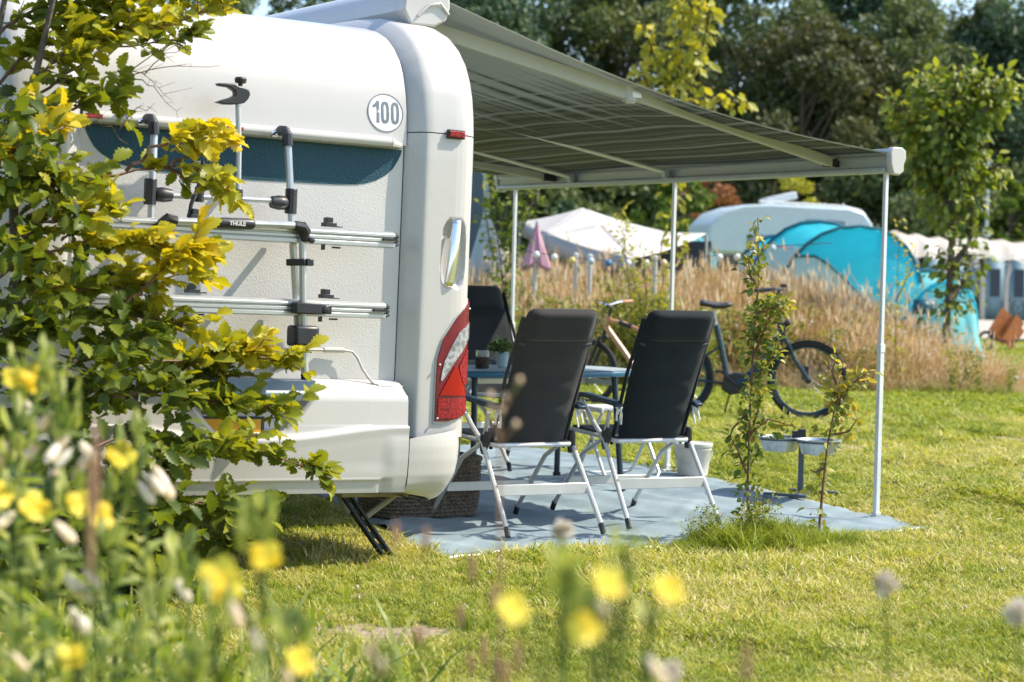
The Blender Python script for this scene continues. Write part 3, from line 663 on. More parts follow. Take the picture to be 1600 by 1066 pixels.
# ------------------------------------------------------------------ chairs
FABRIC = mat('chair_fabric', (.006,.012,.016), .85, bump=.35, bscale=350, vary=.3, vscale=5, spec=.25, sheen=.15)
FABRIC2 = mat('chair_fabric_grey', (.022,.023,.023), .8, bump=.35, bscale=350, vary=.2, vscale=5, spec=.25, sheen=.2)
NAVYP = mat('navy_plastic', (.012,.03,.05), .4, vary=.1)
TUBE = mat('chair_tube', (.60,.61,.60), .36, .35, vary=.05)
STRAPW = mat('strap_white', (.7,.7,.68), .8)
def build_chair(fab):
    C = empty('folding_chair', (0, 0, 0))
    W = .265
    Bb = np.array([0, -.17, .47]); Bt = np.array([0, -.44, 1.17])
    d = Bt-Bb; dn = np.array([0, d[2], -d[1]]); dn /= np.linalg.norm(dn)      # points forward (front of backrest)
    def pad(t0, t1, w0, w1, th, name, puff, nz=26, nx=17, bulge=0, ribs=0):
        m = MB(); G = []
        for sgn in (1, -1):
            rows = []
            for k in np.linspace(0, 1, nz):
                t = t0+(t1-t0)*k; w = w0+(w1-w0)*k
                ek = 1-abs(2*k-1)**6
                row = []
                for i in np.linspace(-1, 1, nx):
                    e = (1-abs(i)**6)*ek
                    c = Bb+d*t+np.array([i*w*(1-(.10 if nz > 20 else .16)*(abs(2*k-1)**(10 if nz > 20 else 6))), 0, 0])-dn*.05*t*t
                    off = sgn*(.004+th*e**.5)-.02*(1-i*i)*bulge
                    off += sgn*ribs*.0035*math.sin(k*2*math.pi*5.0)*e+sgn*ribs*.002*math.sin(k*41+i*5)*e
                    row.append(c+dn*(off+puff))
                rows.append(row)
            G.append(rows)
        A, B = G
        m.grid(A); m.grid(B, True)
        for r in (0, -1):
            m.grid([A[r], B[r]], r == -1)
        for cidx in (0, -1):
            m.grid([[A[i][cidx] for i in range(nz)], [B[i][cidx] for i in range(nz)]])
        return m.build(name, fab, C, angle=60)
    pad(-.03, 1.0, .215, .238, .012, 'backrest', -.01, bulge=1, ribs=1)
    pad(.79, 1.04, .222, .226, .042, 'headrest', -.012, nz=16)
    # dark band hanging below headrest
    m = MB(); m.grid([[Bb+d*(.765-.03*(1-i*i))+np.array([i*.235, 0, 0])-dn*(.028+.028)+d*.02*k for i in np.linspace(-1, 1, 13)] for k in (0, 1)]); m.build('head_strap', GASKET, C, solid=.004)
    # back frame behind the edges of the fabric
    m = MB()
    for s in (-1, 1): m.tube([Bb+d*-.06+np.array([s*.236,0,0]), Bb+d*.5+np.array([s*.243,0,0])+dn*-.01, Bb+d*.97+np.array([s*.235,0,0])-dn*.045], .011, 8)
    m.build('back_frame', fab, C)
    # seat
    m = MB(); G = []
    for k in np.linspace(0, 1, 12): G.append([(i*.235, -.19+.50*k, .455+.03*k-.02*(1-i*i)*math.sin(math.pi*k)) for i in np.linspace(-1, 1, 9)])
    m.grid(G); m.build('seat', fab, C, solid=.03)
    m = MB(); m.tube([(-.25,.33,.48),(-.252,-.1,.462),(-.25,-.20,.452),(-.235,-.225,.45),(0,-.228,.45),(.235,-.225,.45),(.25,-.20,.452),(.252,-.1,.462),(.25,.33,.48)], .0125, 8); m.build('seat_frame', TUBE, C)
    for s in (-1, 1):
        m = MB(); m.tube([(s*.285, .12, .66), (s*.287, -.02, .545), (s*.29, -.16, .455), (s*.305, -.47, .04)], .0135, 8); lg = m.build('leg', TUBE, C)
        m = MB(); m.tube([(s*.3035, -.462, .05), (s*.3065, -.49, .004)], .0165, 8); m.build('foot_cap', BLACKP, lg)
        m = MB(); m.tube([(s*.262, -.17, .62), (s*.262, -.12, .46), (s*.275, .10, .36), (s*.285, .42, .04)], .0135, 8); lg = m.build('leg', TUBE, C)
        m = MB(); m.tube([(s*.2845, .415, .05), (s*.287, .44, .004)], .0165, 8); m.build('foot_cap', BLACKP, lg)
        m = MB(); m.tube([(s*.275,-.185,.52),(s*.275,-.175,.47),(s*.285,-.155,.40)], [.018,.024,.015], 8); m.box((s*.29,-.165,.46), (.02,.045,.09)); m.build('hinge', BLACKP, C, bevel=.004)
        m = MB(); ar = [(-.30,.655),(-.26,.672),(.10,.70),(.20,.695),(.235,.68),(.22,.668),(.08,.672),(-.24,.645),(-.29,.64)]
        m.prism(ar, lambda y, z: (s*.272-.027, y, z), lambda y, z: (s*.272+.027, y, z)); m.build('armrest', NAVYP, C, bevel=.006)
        m = MB(); m.tube([(s*.25,-.25,.655),(s*.262,-.262,.63),(s*.27,-.268,.60)], .008, 6); m.tube([(s*.25,-.262,.64),(s*.245,-.275,.60),(s*.255,-.285,.545)], .006, 5); m.tube([(s*.26,-.262,.64),(s*.278,-.275,.61),(s*.285,-.285,.565)], .006, 5); m.tube([(s*.255,-.27,.65),(s*.285,-.275,.64),(s*.27,-.28,.615),(s*.25,-.275,.635)], .006, 5); m.build('tie_ribbon', STRAPW, C)
    m = MB(); m.bar((-.295,-.33,.225), (.295,-.33,.225), .016, .058); m.build('stretcher', TUBE, C, bevel=.003)
    m = MB(); m.bar((-.278,.27,.185), (.278,.27,.185), .016, .05); m.build('stretcher', TUBE, C, bevel=.003)
    return C
def put(o, x, y, rz, label, cat, group=None):
    o.location = (x, y, float(gz(y))+.026); o.rotation_euler = (0, 0, rz); tag(o, label, cat, group); return o
GC = 'camping chairs round the oval table'
c1 = build_chair(FABRIC2)
c1.scale = (.93, 1, 1)
put(c1, .02, 11.0, .50, 'charcoal folding chair seen from behind, nearest the caravan tail light', 'chair', GC)
c2 = build_chair(FABRIC)
c2.scale = (.93, 1, 1)
put(c2, .69, 11.5, .46, 'black folding chair seen from behind, its back in front of the bikes', 'chair', GC)
c3 = copy_tree(c2)
put(c3, .0, 13.55, VAN_A+math.pi, 'black folding chair facing the camera on the far side of the table', 'chair', GC)

# ------------------------------------------------------------------ table and what stands on it
TTOP = mat('table_top', (.34,.40,.41), .45, vary=.12, vscale=30); TEDGE = mat('table_edge', (.03,.13,.21), .35)
def build_table():
    x, y = .05, 12.55; g = float(gz(y))+.022
    T = empty('oval_table', (x, y, g), VAN_A, 'oval camping table with grey top, blue rim and dark blue legs', 'table')
    def ov(a, s=1, z=0): 
        c, s_ = math.cos(a), math.sin(a); p = .72
        return (.76*s*math.copysign(abs(c)**p, c), .44*s*math.copysign(abs(s_)**p, s_), z)
    A = np.linspace(0, 2*math.pi, 61)
    m = MB(); m.grid([[ov(a, q, z) for a in A] for q, z in ((.97,.702),(.99,.705),(1,.715),(1,.728),(.99,.735),(.975,.737))]); m.build('rim', TEDGE, T)
    m = MB(); m.grid([[ov(a, q, z) for a in A] for q, z in ((.001,.739),(.5,.739),(.976,.739))]); m.grid([[ov(a, q, z) for a in A] for q, z in ((.001,.708),(.975,.703))]); m.build('table_top', TTOP, T)
    for sx in (-1, 1):
        for sy in (-1, 1):
            m = MB(); m.tube([(sx*.50, sy*.30, .70), (sx*.53, sy*.36, .03)], .019, 8); lg = m.build('leg', NAVYP, T)
            m = MB(); m.tube([(sx*.53, sy*.36, .05), (sx*.5315, sy*.363, .002)], .026, 8); m.build('foot_cap', BLACKP, lg)
    m = MB(); m.bar((-.5,-.3,.66), (-.5,.3,.66), .02, .03); m.bar((.5,-.3,.66), (.5,.3,.66), .02, .03); m.bar((-.5,0,.66), (.5,0,.66), .02, .03); m.build('under_frame', TUBE, T)
    zt = g+.741
    # glass lantern in a woven sleeve
    q = P(753, 592, 12.35); L = empty('candle_jar', (q[0], q[1], zt), 0, 'glass jar in a dark woven sleeve on the table beside the caravan', 'candle jar')
    m = MB(); m.lathe([(.036,.0),(.042,.004),(.042,.062),(.038,.064)], n=18); m.build('woven_sleeve', mat('woven_brown', (.07,.05,.035), .8, bump=1, bscale=160, bumpkind='v', vary=.6, vscale=90), L)
    m = MB(); m.lathe([(.034,.066),(.040,.07),(.040,.108),(.037,.108),(.036,.07)], n=18); m.build('glass', mat('jar_glass', (.8,.85,.85), .05, transmission=.85), L)
    q = P(784, 585, 12.55); L = empty('potted_plant', (q[0], q[1], zt), 0, 'small bushy green plant in a pale blue pot on the table', 'potted plant')
    m = MB(); m.lathe([(.026,0),(.030,.004),(.042,.085),(.045,.088),(.045,.096),(.038,.096),(.036,.08)], n=16); m.build('pot', mat('pot_glaze', (.38,.48,.50), .3), L)
    global LEAFSMALL
    LEAFSMALL = leafmat('leaf_small', [(0,(.03,.07,.02)),(.5,(.10,.17,.05)),(1,(.32,.38,.16))])
    n = 260; dd = rvec(n); dd[:, 2] = np.abs(dd[:, 2])*.9; pos = np.array([0,0,.10])+dd*rng.uniform(.02, .085, n)[:, None]*np.array([1,1,1.1])
    me = scatter_mesh('foliage', *LEAF_T, pos, frames(dd+.6*rvec(n), rvec(n)+np.array([0,0,1])), rng.uniform(.02, .035, n), rng.uniform(.2, 1, n), LEAFSMALL)
    link(bpy.data.objects.new('foliage', me), L)
    m = MB()
    for k in range(9): a = k*.7; m.tube([(0,0,.07),(.04*math.cos(a),.04*math.sin(a),.15)], .0015, 4)
    m.build('stem', LEAFSMALL, L)
# simple leaf template: x is its length
def leaf_template(ws, fold=.12, curl=.15):
    t = np.linspace(0, 1, len(ws)); V = []
    for x, w_ in zip(t, ws):
        z = -curl*x*x
        V += [(x, -w_, z+fold*w_*2), (x, 0, z), (x, w_, z+fold*w_*2)]
    F = []
    for i in range(len(ws)-1):
        a = i*3
        for k in (0, 1):
            F += [(a+k, a+3+k, a+4+k), (a+k, a+4+k, a+1+k)]
    return np.array(V), np.array(F)
LEAF_T = leaf_template([.02, .26, .3, .2, .0])
LEAF_LOBED = leaf_template([.02, .12, .24, .22, .34, .27, .37, .26, .30, .15, .17, .0], .24, .20)
LEAF_QUAD = (np.array([(0,-.0,0),(.5,-.32,.08),(1,0,-.05),(.5,.32,.08)]), np.array([(0,1,2),(0,2,3)]))
build_table()

# stool
def build_stool():
    x, y = .70, 13.05; g = float(gz(y))+.022
    T = empty('folding_stool', (x, y, g), VAN_A-.2, 'low folding stool with silver slatted top between the table and black chair', 'stool')
    for k in range(7):
        m = MB(); m.box((0, -.16+k*.053, .45), (.40, .045, .016)); m.build('slat', ALUW, T, bevel=.002)
    m = MB(); m.box((-.2,0,.44),(.018,.37,.03)); m.box((.2,0,.44),(.018,.37,.03)); m.build('seat_frame', ALUW, T, bevel=.004)
    for s in (-1, 1):
        m = MB(); m.tube([(-.19,s*.16,.43),(-.19,-s*.20,.05),(-.17,-s*.215,.015),(0,-s*.218,.012),(.17,-s*.215,.015),(.19,-s*.20,.05),(.19,s*.16,.43)], .011, 8); m.build('leg', TUBE, T)
    m = MB(); m.tube([(-.2,0,.235),(.2,0,.235)], .007, 6); m.build('pivot', BLACKP, T)
build_stool()
# basket half under the caravan overhang
WICK = mat('wicker', (.12,.095,.07), .85, vary=.5, vscale=60, bump=1, bscale=55, bumpkind='v')
def build_basket():
    p = vanw(.72, 1.72); g = float(gz(p[1]))+.025
    B = empty('woven_basket', (p[0], p[1], g), VAN_A, 'large square grey-brown woven basket on the mat beside the caravan', 'basket')
    def sq(a, s, z): 
        c, k = math.cos(a), math.sin(a); return (.31*s*math.copysign(abs(c)**.45, c), .24*s*math.copysign(abs(k)**.45, k), z)
    A = np.linspace(0, 2*math.pi, 73)
    for i in range(14):
        z = .012+i*.0215; s = .94+.06*math.sin(min(1, i/8)*math.pi/2)
        m = MB(); m.tube([sq(a, s, z+.005*math.sin(a*36+i*math.pi)) for a in A[:-1]], .0125, 6, closed=True); m.build('wicker_row', WICK, B)
    m = MB(); m.grid([[sq(a, s, .01) for a in A] for s in (.001, .93)]); m.grid([[sq(a, s, z) for a in A] for s, z in ((.94,.0),(.98,.30))]); m.build('lining', WICK, B)
    m = MB(); m.tube([sq(a, 1.0, .315) for a in A[:-1]], .018, 8, closed=True); m.build('brim', WICK, B)
build_basket()
# bucket
def build_bucket():
    x, y = 1.19, 13.25; g = float(gz(y))+.02
    B = empty('bucket', (x, y, g), 0, 'white lidded plastic bucket standing on the mat behind the right chair', 'bucket')
    pl_ = mat('bucket_white', (.58,.56,.52), .4, vary=.05)
    m = MB(); m.lathe([(.088,0),(.098,.004),(.118,.165),(.122,.17),(.122,.176),(.118,.178),(.12,.195)], n=28); m.build('body', pl_, B)
    m = MB(); m.lathe([(.127,.188),(.129,.192),(.129,.21),(.122,.214),(.11,.206),(.001,.206)], n=28); m.build('lid', pl_, B)
    m = MB(); m.tube([(.125*math.cos(a), .125*math.sin(a)-.0, .17-.085*math.cos(a+math.pi/2)*1.0 if False else .165-.09*math.sin(-a)) for a in np.linspace(-math.pi, 0, 17)], .0025, 5); m.build('handle', ALU, B)
build_bucket()
# dog bowls on a stand
def build_bowls():
    x, y = 1.80, 12.6; g = float(gz(y))+.022
    B = empty('feeding_stand', (x, y, g), R_(-8), 'grey post stand holding two galvanised bowls at the edge of the mat', 'bowl stand'); B.scale = (1, 1, .87)
    gm = mat('stand_grey', (.09,.12,.14), .45, .3, vary=.1)
    m = MB(); m.bar((0,0,.01), (0,0,.44), .035, .035, up=(0,1,0)); m.build('post', gm, B, bevel=.003)
    m = MB(); m.bar((-.22,-.17,.012),(.04,-.26,.012), .035, .02); m.bar((-.06,.12,.012),(.24,.03,.012), .035, .02); m.bar((-.02,-.22,.012),(.06,.08,.012), .035, .02); m.build('base', gm, B, bevel=.003)
    m = MB(); m.box((-.04,-.01,.42),(.045,.05,.05)); m.box((0,-.01,.425),(.05,.05,.07)); m.build('clamp', BLACKP, B, bevel=.004)
    gal = mat('galvanised', (.55,.60,.62), .35, .7, vary=.15, vscale=30)
    for cx_, cy_ in ((-.135, -.02), (.10, -.17)):
        m = MB(); m.lathe([(.001,.300),(.092,.300),(.10,.303),(.128,.395),(.140,.399),(.140,.405),(.128,.404),(.124,.396),(.096,.31),(.001,.307)], (cx_, cy_, 0), 28); m.build('bowl', gal, B)
        m = MB(); m.lathe([(.127,.380),(.132,.380),(.132,.388),(.129,.388)], (cx_, cy_, 0), 28); m.build('ring', gm, B)
build_bowls()
# ------------------------------------------------------------------ bicycles
BLUEB = mat('bike_slate', (.012,.035,.05), .3, .2, coat=.2)
WOOD = mat('bike_bamboo', (.50,.25,.12), .4, coat=.3, vary=.25, vscale=20)
TYRE = mat('tyre', (.02,.02,.022), .8, bump=.4, bscale=120)
RIMB = mat('rim_blue', (.04,.10,.14), .35, .5)
def wheel(B, x, r, rimm, name='wheel', tw=.022, steer=0):
    m = MB(); c = lambda a, q: (x+q*math.cos(a), 0, r+q*math.sin(a))
    m.tube([c(a, r-tw) for a in np.linspace(0, 2*math.pi, 41)[:-1]], tw, 8, closed=True); w_ = m.build(name, TYRE, B)
    m = MB(); m.tube([c(a, r-2*tw-.006) for a in np.linspace(0, 2*math.pi, 41)[:-1]], .011, 6, closed=True); m.build('rim', rimm, w_)
    m = MB()
    for k in range(28):
        a = 2*math.pi*k/28; m.tube([(x+.025*math.cos(a+.9*(-1)**k), .025*(-1)**k, r+.025*math.sin(a+.9*(-1)**k)), c(a, r-2*tw-.01)], .0011, 3, caps=False)
    m.build('spokes', ALU, w_)
    m = MB(); m.lathe([(.012,-.05),(.028,-.035),(.028,.035),(.012,.05)], (x, 0, r), 12, 'y'); m.build('hub', BLACKP, w_)
    return w_
def build_ebike():
    x, y = 2.08, 19.0; g = float(gz(y))
    B = empty('electric_bicycle', (x, y, g+.005), R_(-4), 'dark blue low-step electric bicycle parked before the dry grass', 'bicycle'); B.scale = (1.08, 1.08, 1.08)
    r = .345; WB = 1.15; xf = .62; xr = xf-WB
    wheel(B, xf, r, RIMB, tw=.027); wheel(B, xr, r, RIMB, tw=.027)
    m = MB()
    m.tube([(.02,0,.29),(.14,0,.35),(.33,0,.60),(.395,0,.80)], [.068,.066,.052,.036], 10)      # swept down tube
    m.tube([(-.06,0,.30),(-.09,0,.45),(-.15,0,.70),(-.175,0,.80)], .026, 8)                     # seat tube
    m.tube([(.385,0,.72),(.355,0,.93)], .026, 8)
    for s in (-1, 1):
        m.tube([(-.02,s*.03,.29),(xr,s*.065,r)], .012, 6); m.tube([(-.13,s*.02,.62),(xr,s*.065,r)], .01, 6)
    m.build('frame', BLUEB, B)
    m = MB(); m.prism([(-.12,.25),(-.10,.36),(.0,.40),(.10,.38),(.12,.31),(.06,.22),(-.04,.20)], lambda x, z: (x,-.055,z), lambda x, z: (x,.055,z)); m.build('motor', BLACKP, B, bevel=.015)
    m = MB()
    for s in (-1, 1): m.tube([(.40,s*.05,.72),(.46,s*.055,.62),(.50,s*.055,.52),(.585,s*.058,.40),(xf,s*.058,r)], .017, 8)
    m.tube([(.40,-.06,.72),(.40,.06,.72)], .02, 8); m.build('fork', BLUEB, B)
    m = MB(); m.box((.60,.065,.40),(.06,.03,.12)); m.build('fender_stay', BLACKP, B)
    fr_ = [(xf+(r+.012)*math.cos(a), r+(r+.012)*math.sin(a)) for a in np.linspace(R_(42), R_(120), 12)]
    m = MB(); m.grid([[(a, s, z) for s in (-.03, 0, .03)] for a, z in fr_]); m.build('mudguard', BLACKP, B, solid=.004)
    fr_ = [(xr+(r+.015)*math.cos(a), r+(r+.015)*math.sin(a)) for a in np.linspace(R_(20), R_(195), 20)]
    m = MB(); m.grid([[(a, s, z) for s in (-.032, 0, .032)] for a, z in fr_]); m.build('mudguard', BLACKP, B, solid=.004)
    m = MB(); m.prism([(xr-.22,.30),(xr-.16,.52),(xr-.02,.70),(xr+.10,.68),(xr+.17,.52),(xr+.19,.36)], lambda x, z: (x,-.045,z), lambda x, z: (x,-.038,z)); m.build('coat_guard', BLUEB, B)
    m = MB(); m.box((xr-.02,0,.76),(.40,.13,.015)); m.box((xr-.05,0,.715),(.30,.07,.07)); m.tube([(xr-.2,.06,.75),(xr,.07,.37)], .006, 5); m.tube([(xr-.2,-.06,.75),(xr,-.07,.37)], .006, 5); m.build('luggage_rack', BLACKP, B, bevel=.004)
    m = MB(); m.tube([(-.175,0,.79),(-.20,0,.95)], .014, 8); m.build('seat_post', ALU, B)
    m = MB(); m.grid([[(-.32+.27*u, w_*(.085*(1-u)**.7+.02), .985-.02*abs(w_)**2+.012*math.cos(u*5)) for w_ in np.linspace(-1, 1, 7)] for u in np.linspace(0, 1, 9)]); m.build('saddle', BLACKP, B, solid=.035)
    m = MB(); m.tube([(.355,0,.92),(.335,0,1.06),(.36,0,1.12)], .015, 8); m.build('stem', BLACKP, B)
    m = MB(); m.tube([(.17,-.30,1.10),(.30,-.26,1.12),(.37,-.12,1.12),(.38,0,1.12),(.37,.12,1.12),(.30,.26,1.12),(.17,.30,1.10)], .011, 8); hb = m.build('handlebar', BLACKP, B)
    for s in (-1, 1):
        m = MB(); m.tube([(.16,s*.303,1.10),(.26,s*.275,1.115)], .017, 8); m.build('grip', BLACKP, hb)
        m = MB(); m.tube([(.29,s*.25,1.10),(.33,s*.22,1.07),(.24,s*.28,1.06)], .006, 5); m.build('brake_lever', BLACKP, hb)
        m = MB(); m.tube([(0,s*.07,.30),(s*.12,s*.085,.30-s*.10)], .011, 6); m.box((s*.13,s*.13,.30-s*.105),(.09,.08,.022)); m.build('crank', BLACKP, B)
    m = MB(); m.box((.39,0,1.15),(.05,.08,.03)); m.build('display', BLACKP, hb, bevel=.006)
    m = MB(); m.lathe([(.004,0),(.03,.01),(.034,.04),(.028,.055)], (.40,0,.83), 12, 'x'); m.tube([(.40,0,.83),(.385,0,.80)], .008); m.build('headlight', BLACKP, B)
    m = MB(); m.tube([(-.03,.02,.27),(-.08,.14,.02)], .009, 6); m.build('kickstand', BLACKP, B)
    return B
build_ebike()
def build_woodbike():
    x, y = 1.28, 20.1; g = float(gz(y)); r = .335
    B = empty('wooden_bicycle', (x, y, g+.005), R_(180-32), 'bicycle with pale wooden frame, wooden grips and black fork', 'bicycle')
    wheel(B, .60, r, mat('rim_black', (.02,.02,.02), .4), tw=.025); wheel(B, -.46, r, MATS['rim_black'], tw=.025)
    m = MB()
    m.tube([(.41,0,.80),(.385,0,.90)], .030, 10)
    m.tube([(.40,0,.86),(.2,0,.83),(-.16,0,.70)], [.024,.022,.02], 8); m.tube([(.42,0,.80),(.20,0,.55),(.0,0,.30)], [.032,.030,.03], 8)
    m.tube([(0,0,.30),(-.19,0,.82)], .022, 8)
    for s in (-1, 1): m.tube([(0,s*.03,.30),(-.46,s*.06,r)], .013, 6); m.tube([(-.15,s*.02,.68),(-.46,s*.06,r)], .011, 6)
    m.build('frame', WOOD, B)
    m = MB(); m.tube([(.26,0,.838),(.12,0,.80)], .027, 8); m.build('frame_sleeve', BLACKP, B)
    m = MB()
    for s in (-1, 1): m.tube([(.46,s*.055,.68),(.60,s*.055,r)], .018, 8)
    m.tube([(.43,-.06,.70),(.46,-.06,.68),(.46,.06,.68)], .02, 8); m.tube([(.44,0,.68),(.42,0,.80)], .02); m.build('fork', BLACKP, B)
    m = MB(); m.tube([(.38,0,.90),(.36,0,.98),(.41,0,1.01)], .017, 8); m.build('stem', BLACKP, B)
    m = MB(); m.tube([(.33,-.34,1.05),(.39,-.22,1.04),(.41,-.06,1.01),(.41,.06,1.01),(.39,.22,1.04),(.33,.34,1.05)], .011, 8); hb = m.build('handlebar', CHROME, B)
    for s in (-1, 1):
        m = MB(); m.tube([(.32,s*.36,1.05),(.37,s*.26,1.042)], .019, 8); m.build('grip', WOOD, hb)
        m = MB(); m.tube([(.385,s*.2,1.02),(.43,s*.18,.99),(.40,s*.27,.985)], .006, 5); m.tube([(.41,s*.1,1.0),(.50,s*.06,.95),(.47,0,.80)], .003, 4); m.build('brake_lever', BLACKP, hb)
        m = MB(); m.tube([(0,s*.06,.30),(s*.12,s*.08,.30-s*.11)], .011, 6); m.box((s*.13,s*.12,.30-s*.115),(.09,.08,.02)); m.build('crank', BLACKP, B)
    m = MB(); m.tube([(-.19,0,.80),(-.22,0,.90)], .014, 8); m.build('seat_post', BLACKP, B)
    m = MB(); m.grid([[(-.34+.27*u, w_*(.075*(1-u)**.7+.018), .93-.02*abs(w_)**2) for w_ in np.linspace(-1, 1, 7)] for u in np.linspace(0, 1, 9)]); m.build('saddle', BLACKP, B, solid=.03)
build_woodbike()

# cargo bicycle, far right
def build_cargo():
    q = P(1590, 540, 36.5); g = float(gz(36.5))
    B = empty('cargo_bicycle', (q[0], 36.5, g), R_(200), 'cargo bicycle with orange-brown box at the right edge beside the road', 'cargo bicycle'); B.scale = (.7, .7, .78)
    wheel(B, .95, .24, MATS['rim_black'], tw=.03); wheel(B, -.75, .30, MATS['rim_black'], tw=.028)
    OB = mat('cargo_orange', (.42,.13,.03), .5, vary=.2)
    m = MB(); bx = [(.66,.30),(.40,.22),(.02,.66),(.26,.86)]
    for s in (-1, 1): m.prism(bx, lambda x, z: (x,s*.28,z), lambda x, z: (x,s*.30,z))
    m.bar((.66,0,.30),(.26,0,.86),.56,.02, up=(0,1,0)); m.bar((.40,0,.22),(.02,0,.66),.56,.02, up=(0,1,0)); m.build('cargo_box', OB, B)
    m = MB(); m.tube([(-.75,0,.30),(-.35,0,.28),(.55,0,.26),(.75,0,.40)], .025); m.tube([(-.35,0,.28),(-.48,0,.75)], .02); m.tube([(-.35,0,.3),(-.2,0,.85)], .02); m.tube([(.72,0,.5),(.95,0,.24)], .02); m.build('frame', BLACKP, B)
    m = MB(); m.tube([(-.2,0,.85),(-.24,0,1.02)], .013); m.tube([(-.32,-.3,1.05),(-.24,-.1,1.03),(-.24,.1,1.03),(-.32,.3,1.05)], .012); m.build('handlebar', BLACKP, B)
    m = MB(); m.grid([[(-.62+.25*u, w_*(.08*(1-u)+.02), .86) for w_ in (-1,0,1)] for u in np.linspace(0,1,5)]); m.tube([(-.48,0,.74),(-.5,0,.85)], .014); m.build('saddle', BLACKP, B, solid=.04)
    m = MB(); c = P(1582, 488, 36.5); c = (0, 0, 0)
    m.tube([(.02+.0*k+.17*math.cos(a), .0, 1.02+.17*math.sin(a)) for a in np.linspace(0, 2*math.pi, 25)[:-1] for k in (0,)], .012, 6, closed=True)
    for k in range(3): a = k*2.1+.5; m.tube([(.02,0,1.02),(.02+.17*math.cos(a),0,1.02+.17*math.sin(a))], .009, 5)
    m.tube([(.02,0,.87),(.1,0,.70)], .014); m.build('hoop', BLACKP, B)
build_cargo()
# ------------------------------------------------------------------ tents
def fabric(name, col, trans=.25, vary=.12, vs=2.5):
    return mat(name, col, .6, vary=vary, vscale=vs, trans=trans, bump=.15, bscale=6)
TURQ = fabric('tent_turquoise', (.05,.60,.72), .5, .18); TURQL = fabric('tent_turquoise_light', (.28,.72,.75), .5, .2); TPALE = fabric('tent_pale', (.58,.60,.58), .45, .12)
TEAL = fabric('tent_teal_dark', (.01,.14,.20), .1); WHITEF = fabric('canvas_white', (.60,.58,.54), .22, .05); CREAM = fabric('canvas_cream', (.60,.55,.48), .2, .06)
GREYB = fabric('tent_grey_blue', (.22,.36,.44), .25, .1); GREYW = fabric('tent_grey', (.22,.22,.23), .15); DARKF = fabric('tent_dark', (.03,.05,.065), .05); TWHITE = fabric('tent_white', (.52,.53,.52), .3, .06)
PINK = fabric('parasol_pink', (.48,.27,.34), .2)
def dome(root, name, c, rx, ry, h, mats, pick, n=36, p=1.5, cut=0, wr=.018):
    """a hooped skin: each panel picks its cloth; seams carry the poles"""
    m = MB(); V = []; k = 14
    for i in range(n+1):
        a = 2*math.pi*i/n; row = []
        for j in range(k+1):
            t = j/k; rr = math.cos(t*math.pi/2)**(1/p); zz_ = math.sin(t*math.pi/2)**(1/1.15)
            wq = 1+wr*math.sin(a*9+3*t)+wr*.6*math.sin(a*23+7*t)
            row.append((c[0]+rx*rr*math.cos(a)*wq, c[1]+ry*rr*math.sin(a)*wq, c[2]+h*zz_))
        V.append(row)
    for q, mt in enumerate(mats):
        m = MB(); o_ = []
        for i in range(n):
            for j in range(k):
                if pick(2*math.pi*(i+.5)/n, (j+.5)/k) == q:
                    b = len(m.v); m.add([V[i][j], V[i+1][j], V[i+1][j+1], V[i][j+1]], [(0,1,2,3)])
        if m.v:
            bm_ = m.mesh('p', mt); b2 = bmesh.new(); b2.from_mesh(bm_); bmesh.ops.remove_doubles(b2, verts=b2.verts, dist=1e-4); b2.to_mesh(bm_); b2.free()
            for pol in bm_.polygons: pol.use_smooth = True
            bm_.name = name; ob = bpy.data.objects.new(name, bm_); link(ob, root); yield ob
def arch(root, pts, r, mt, name='pole'):
    m = MB(); m.tube(pts, r, 6); m.build(name, mt, root)
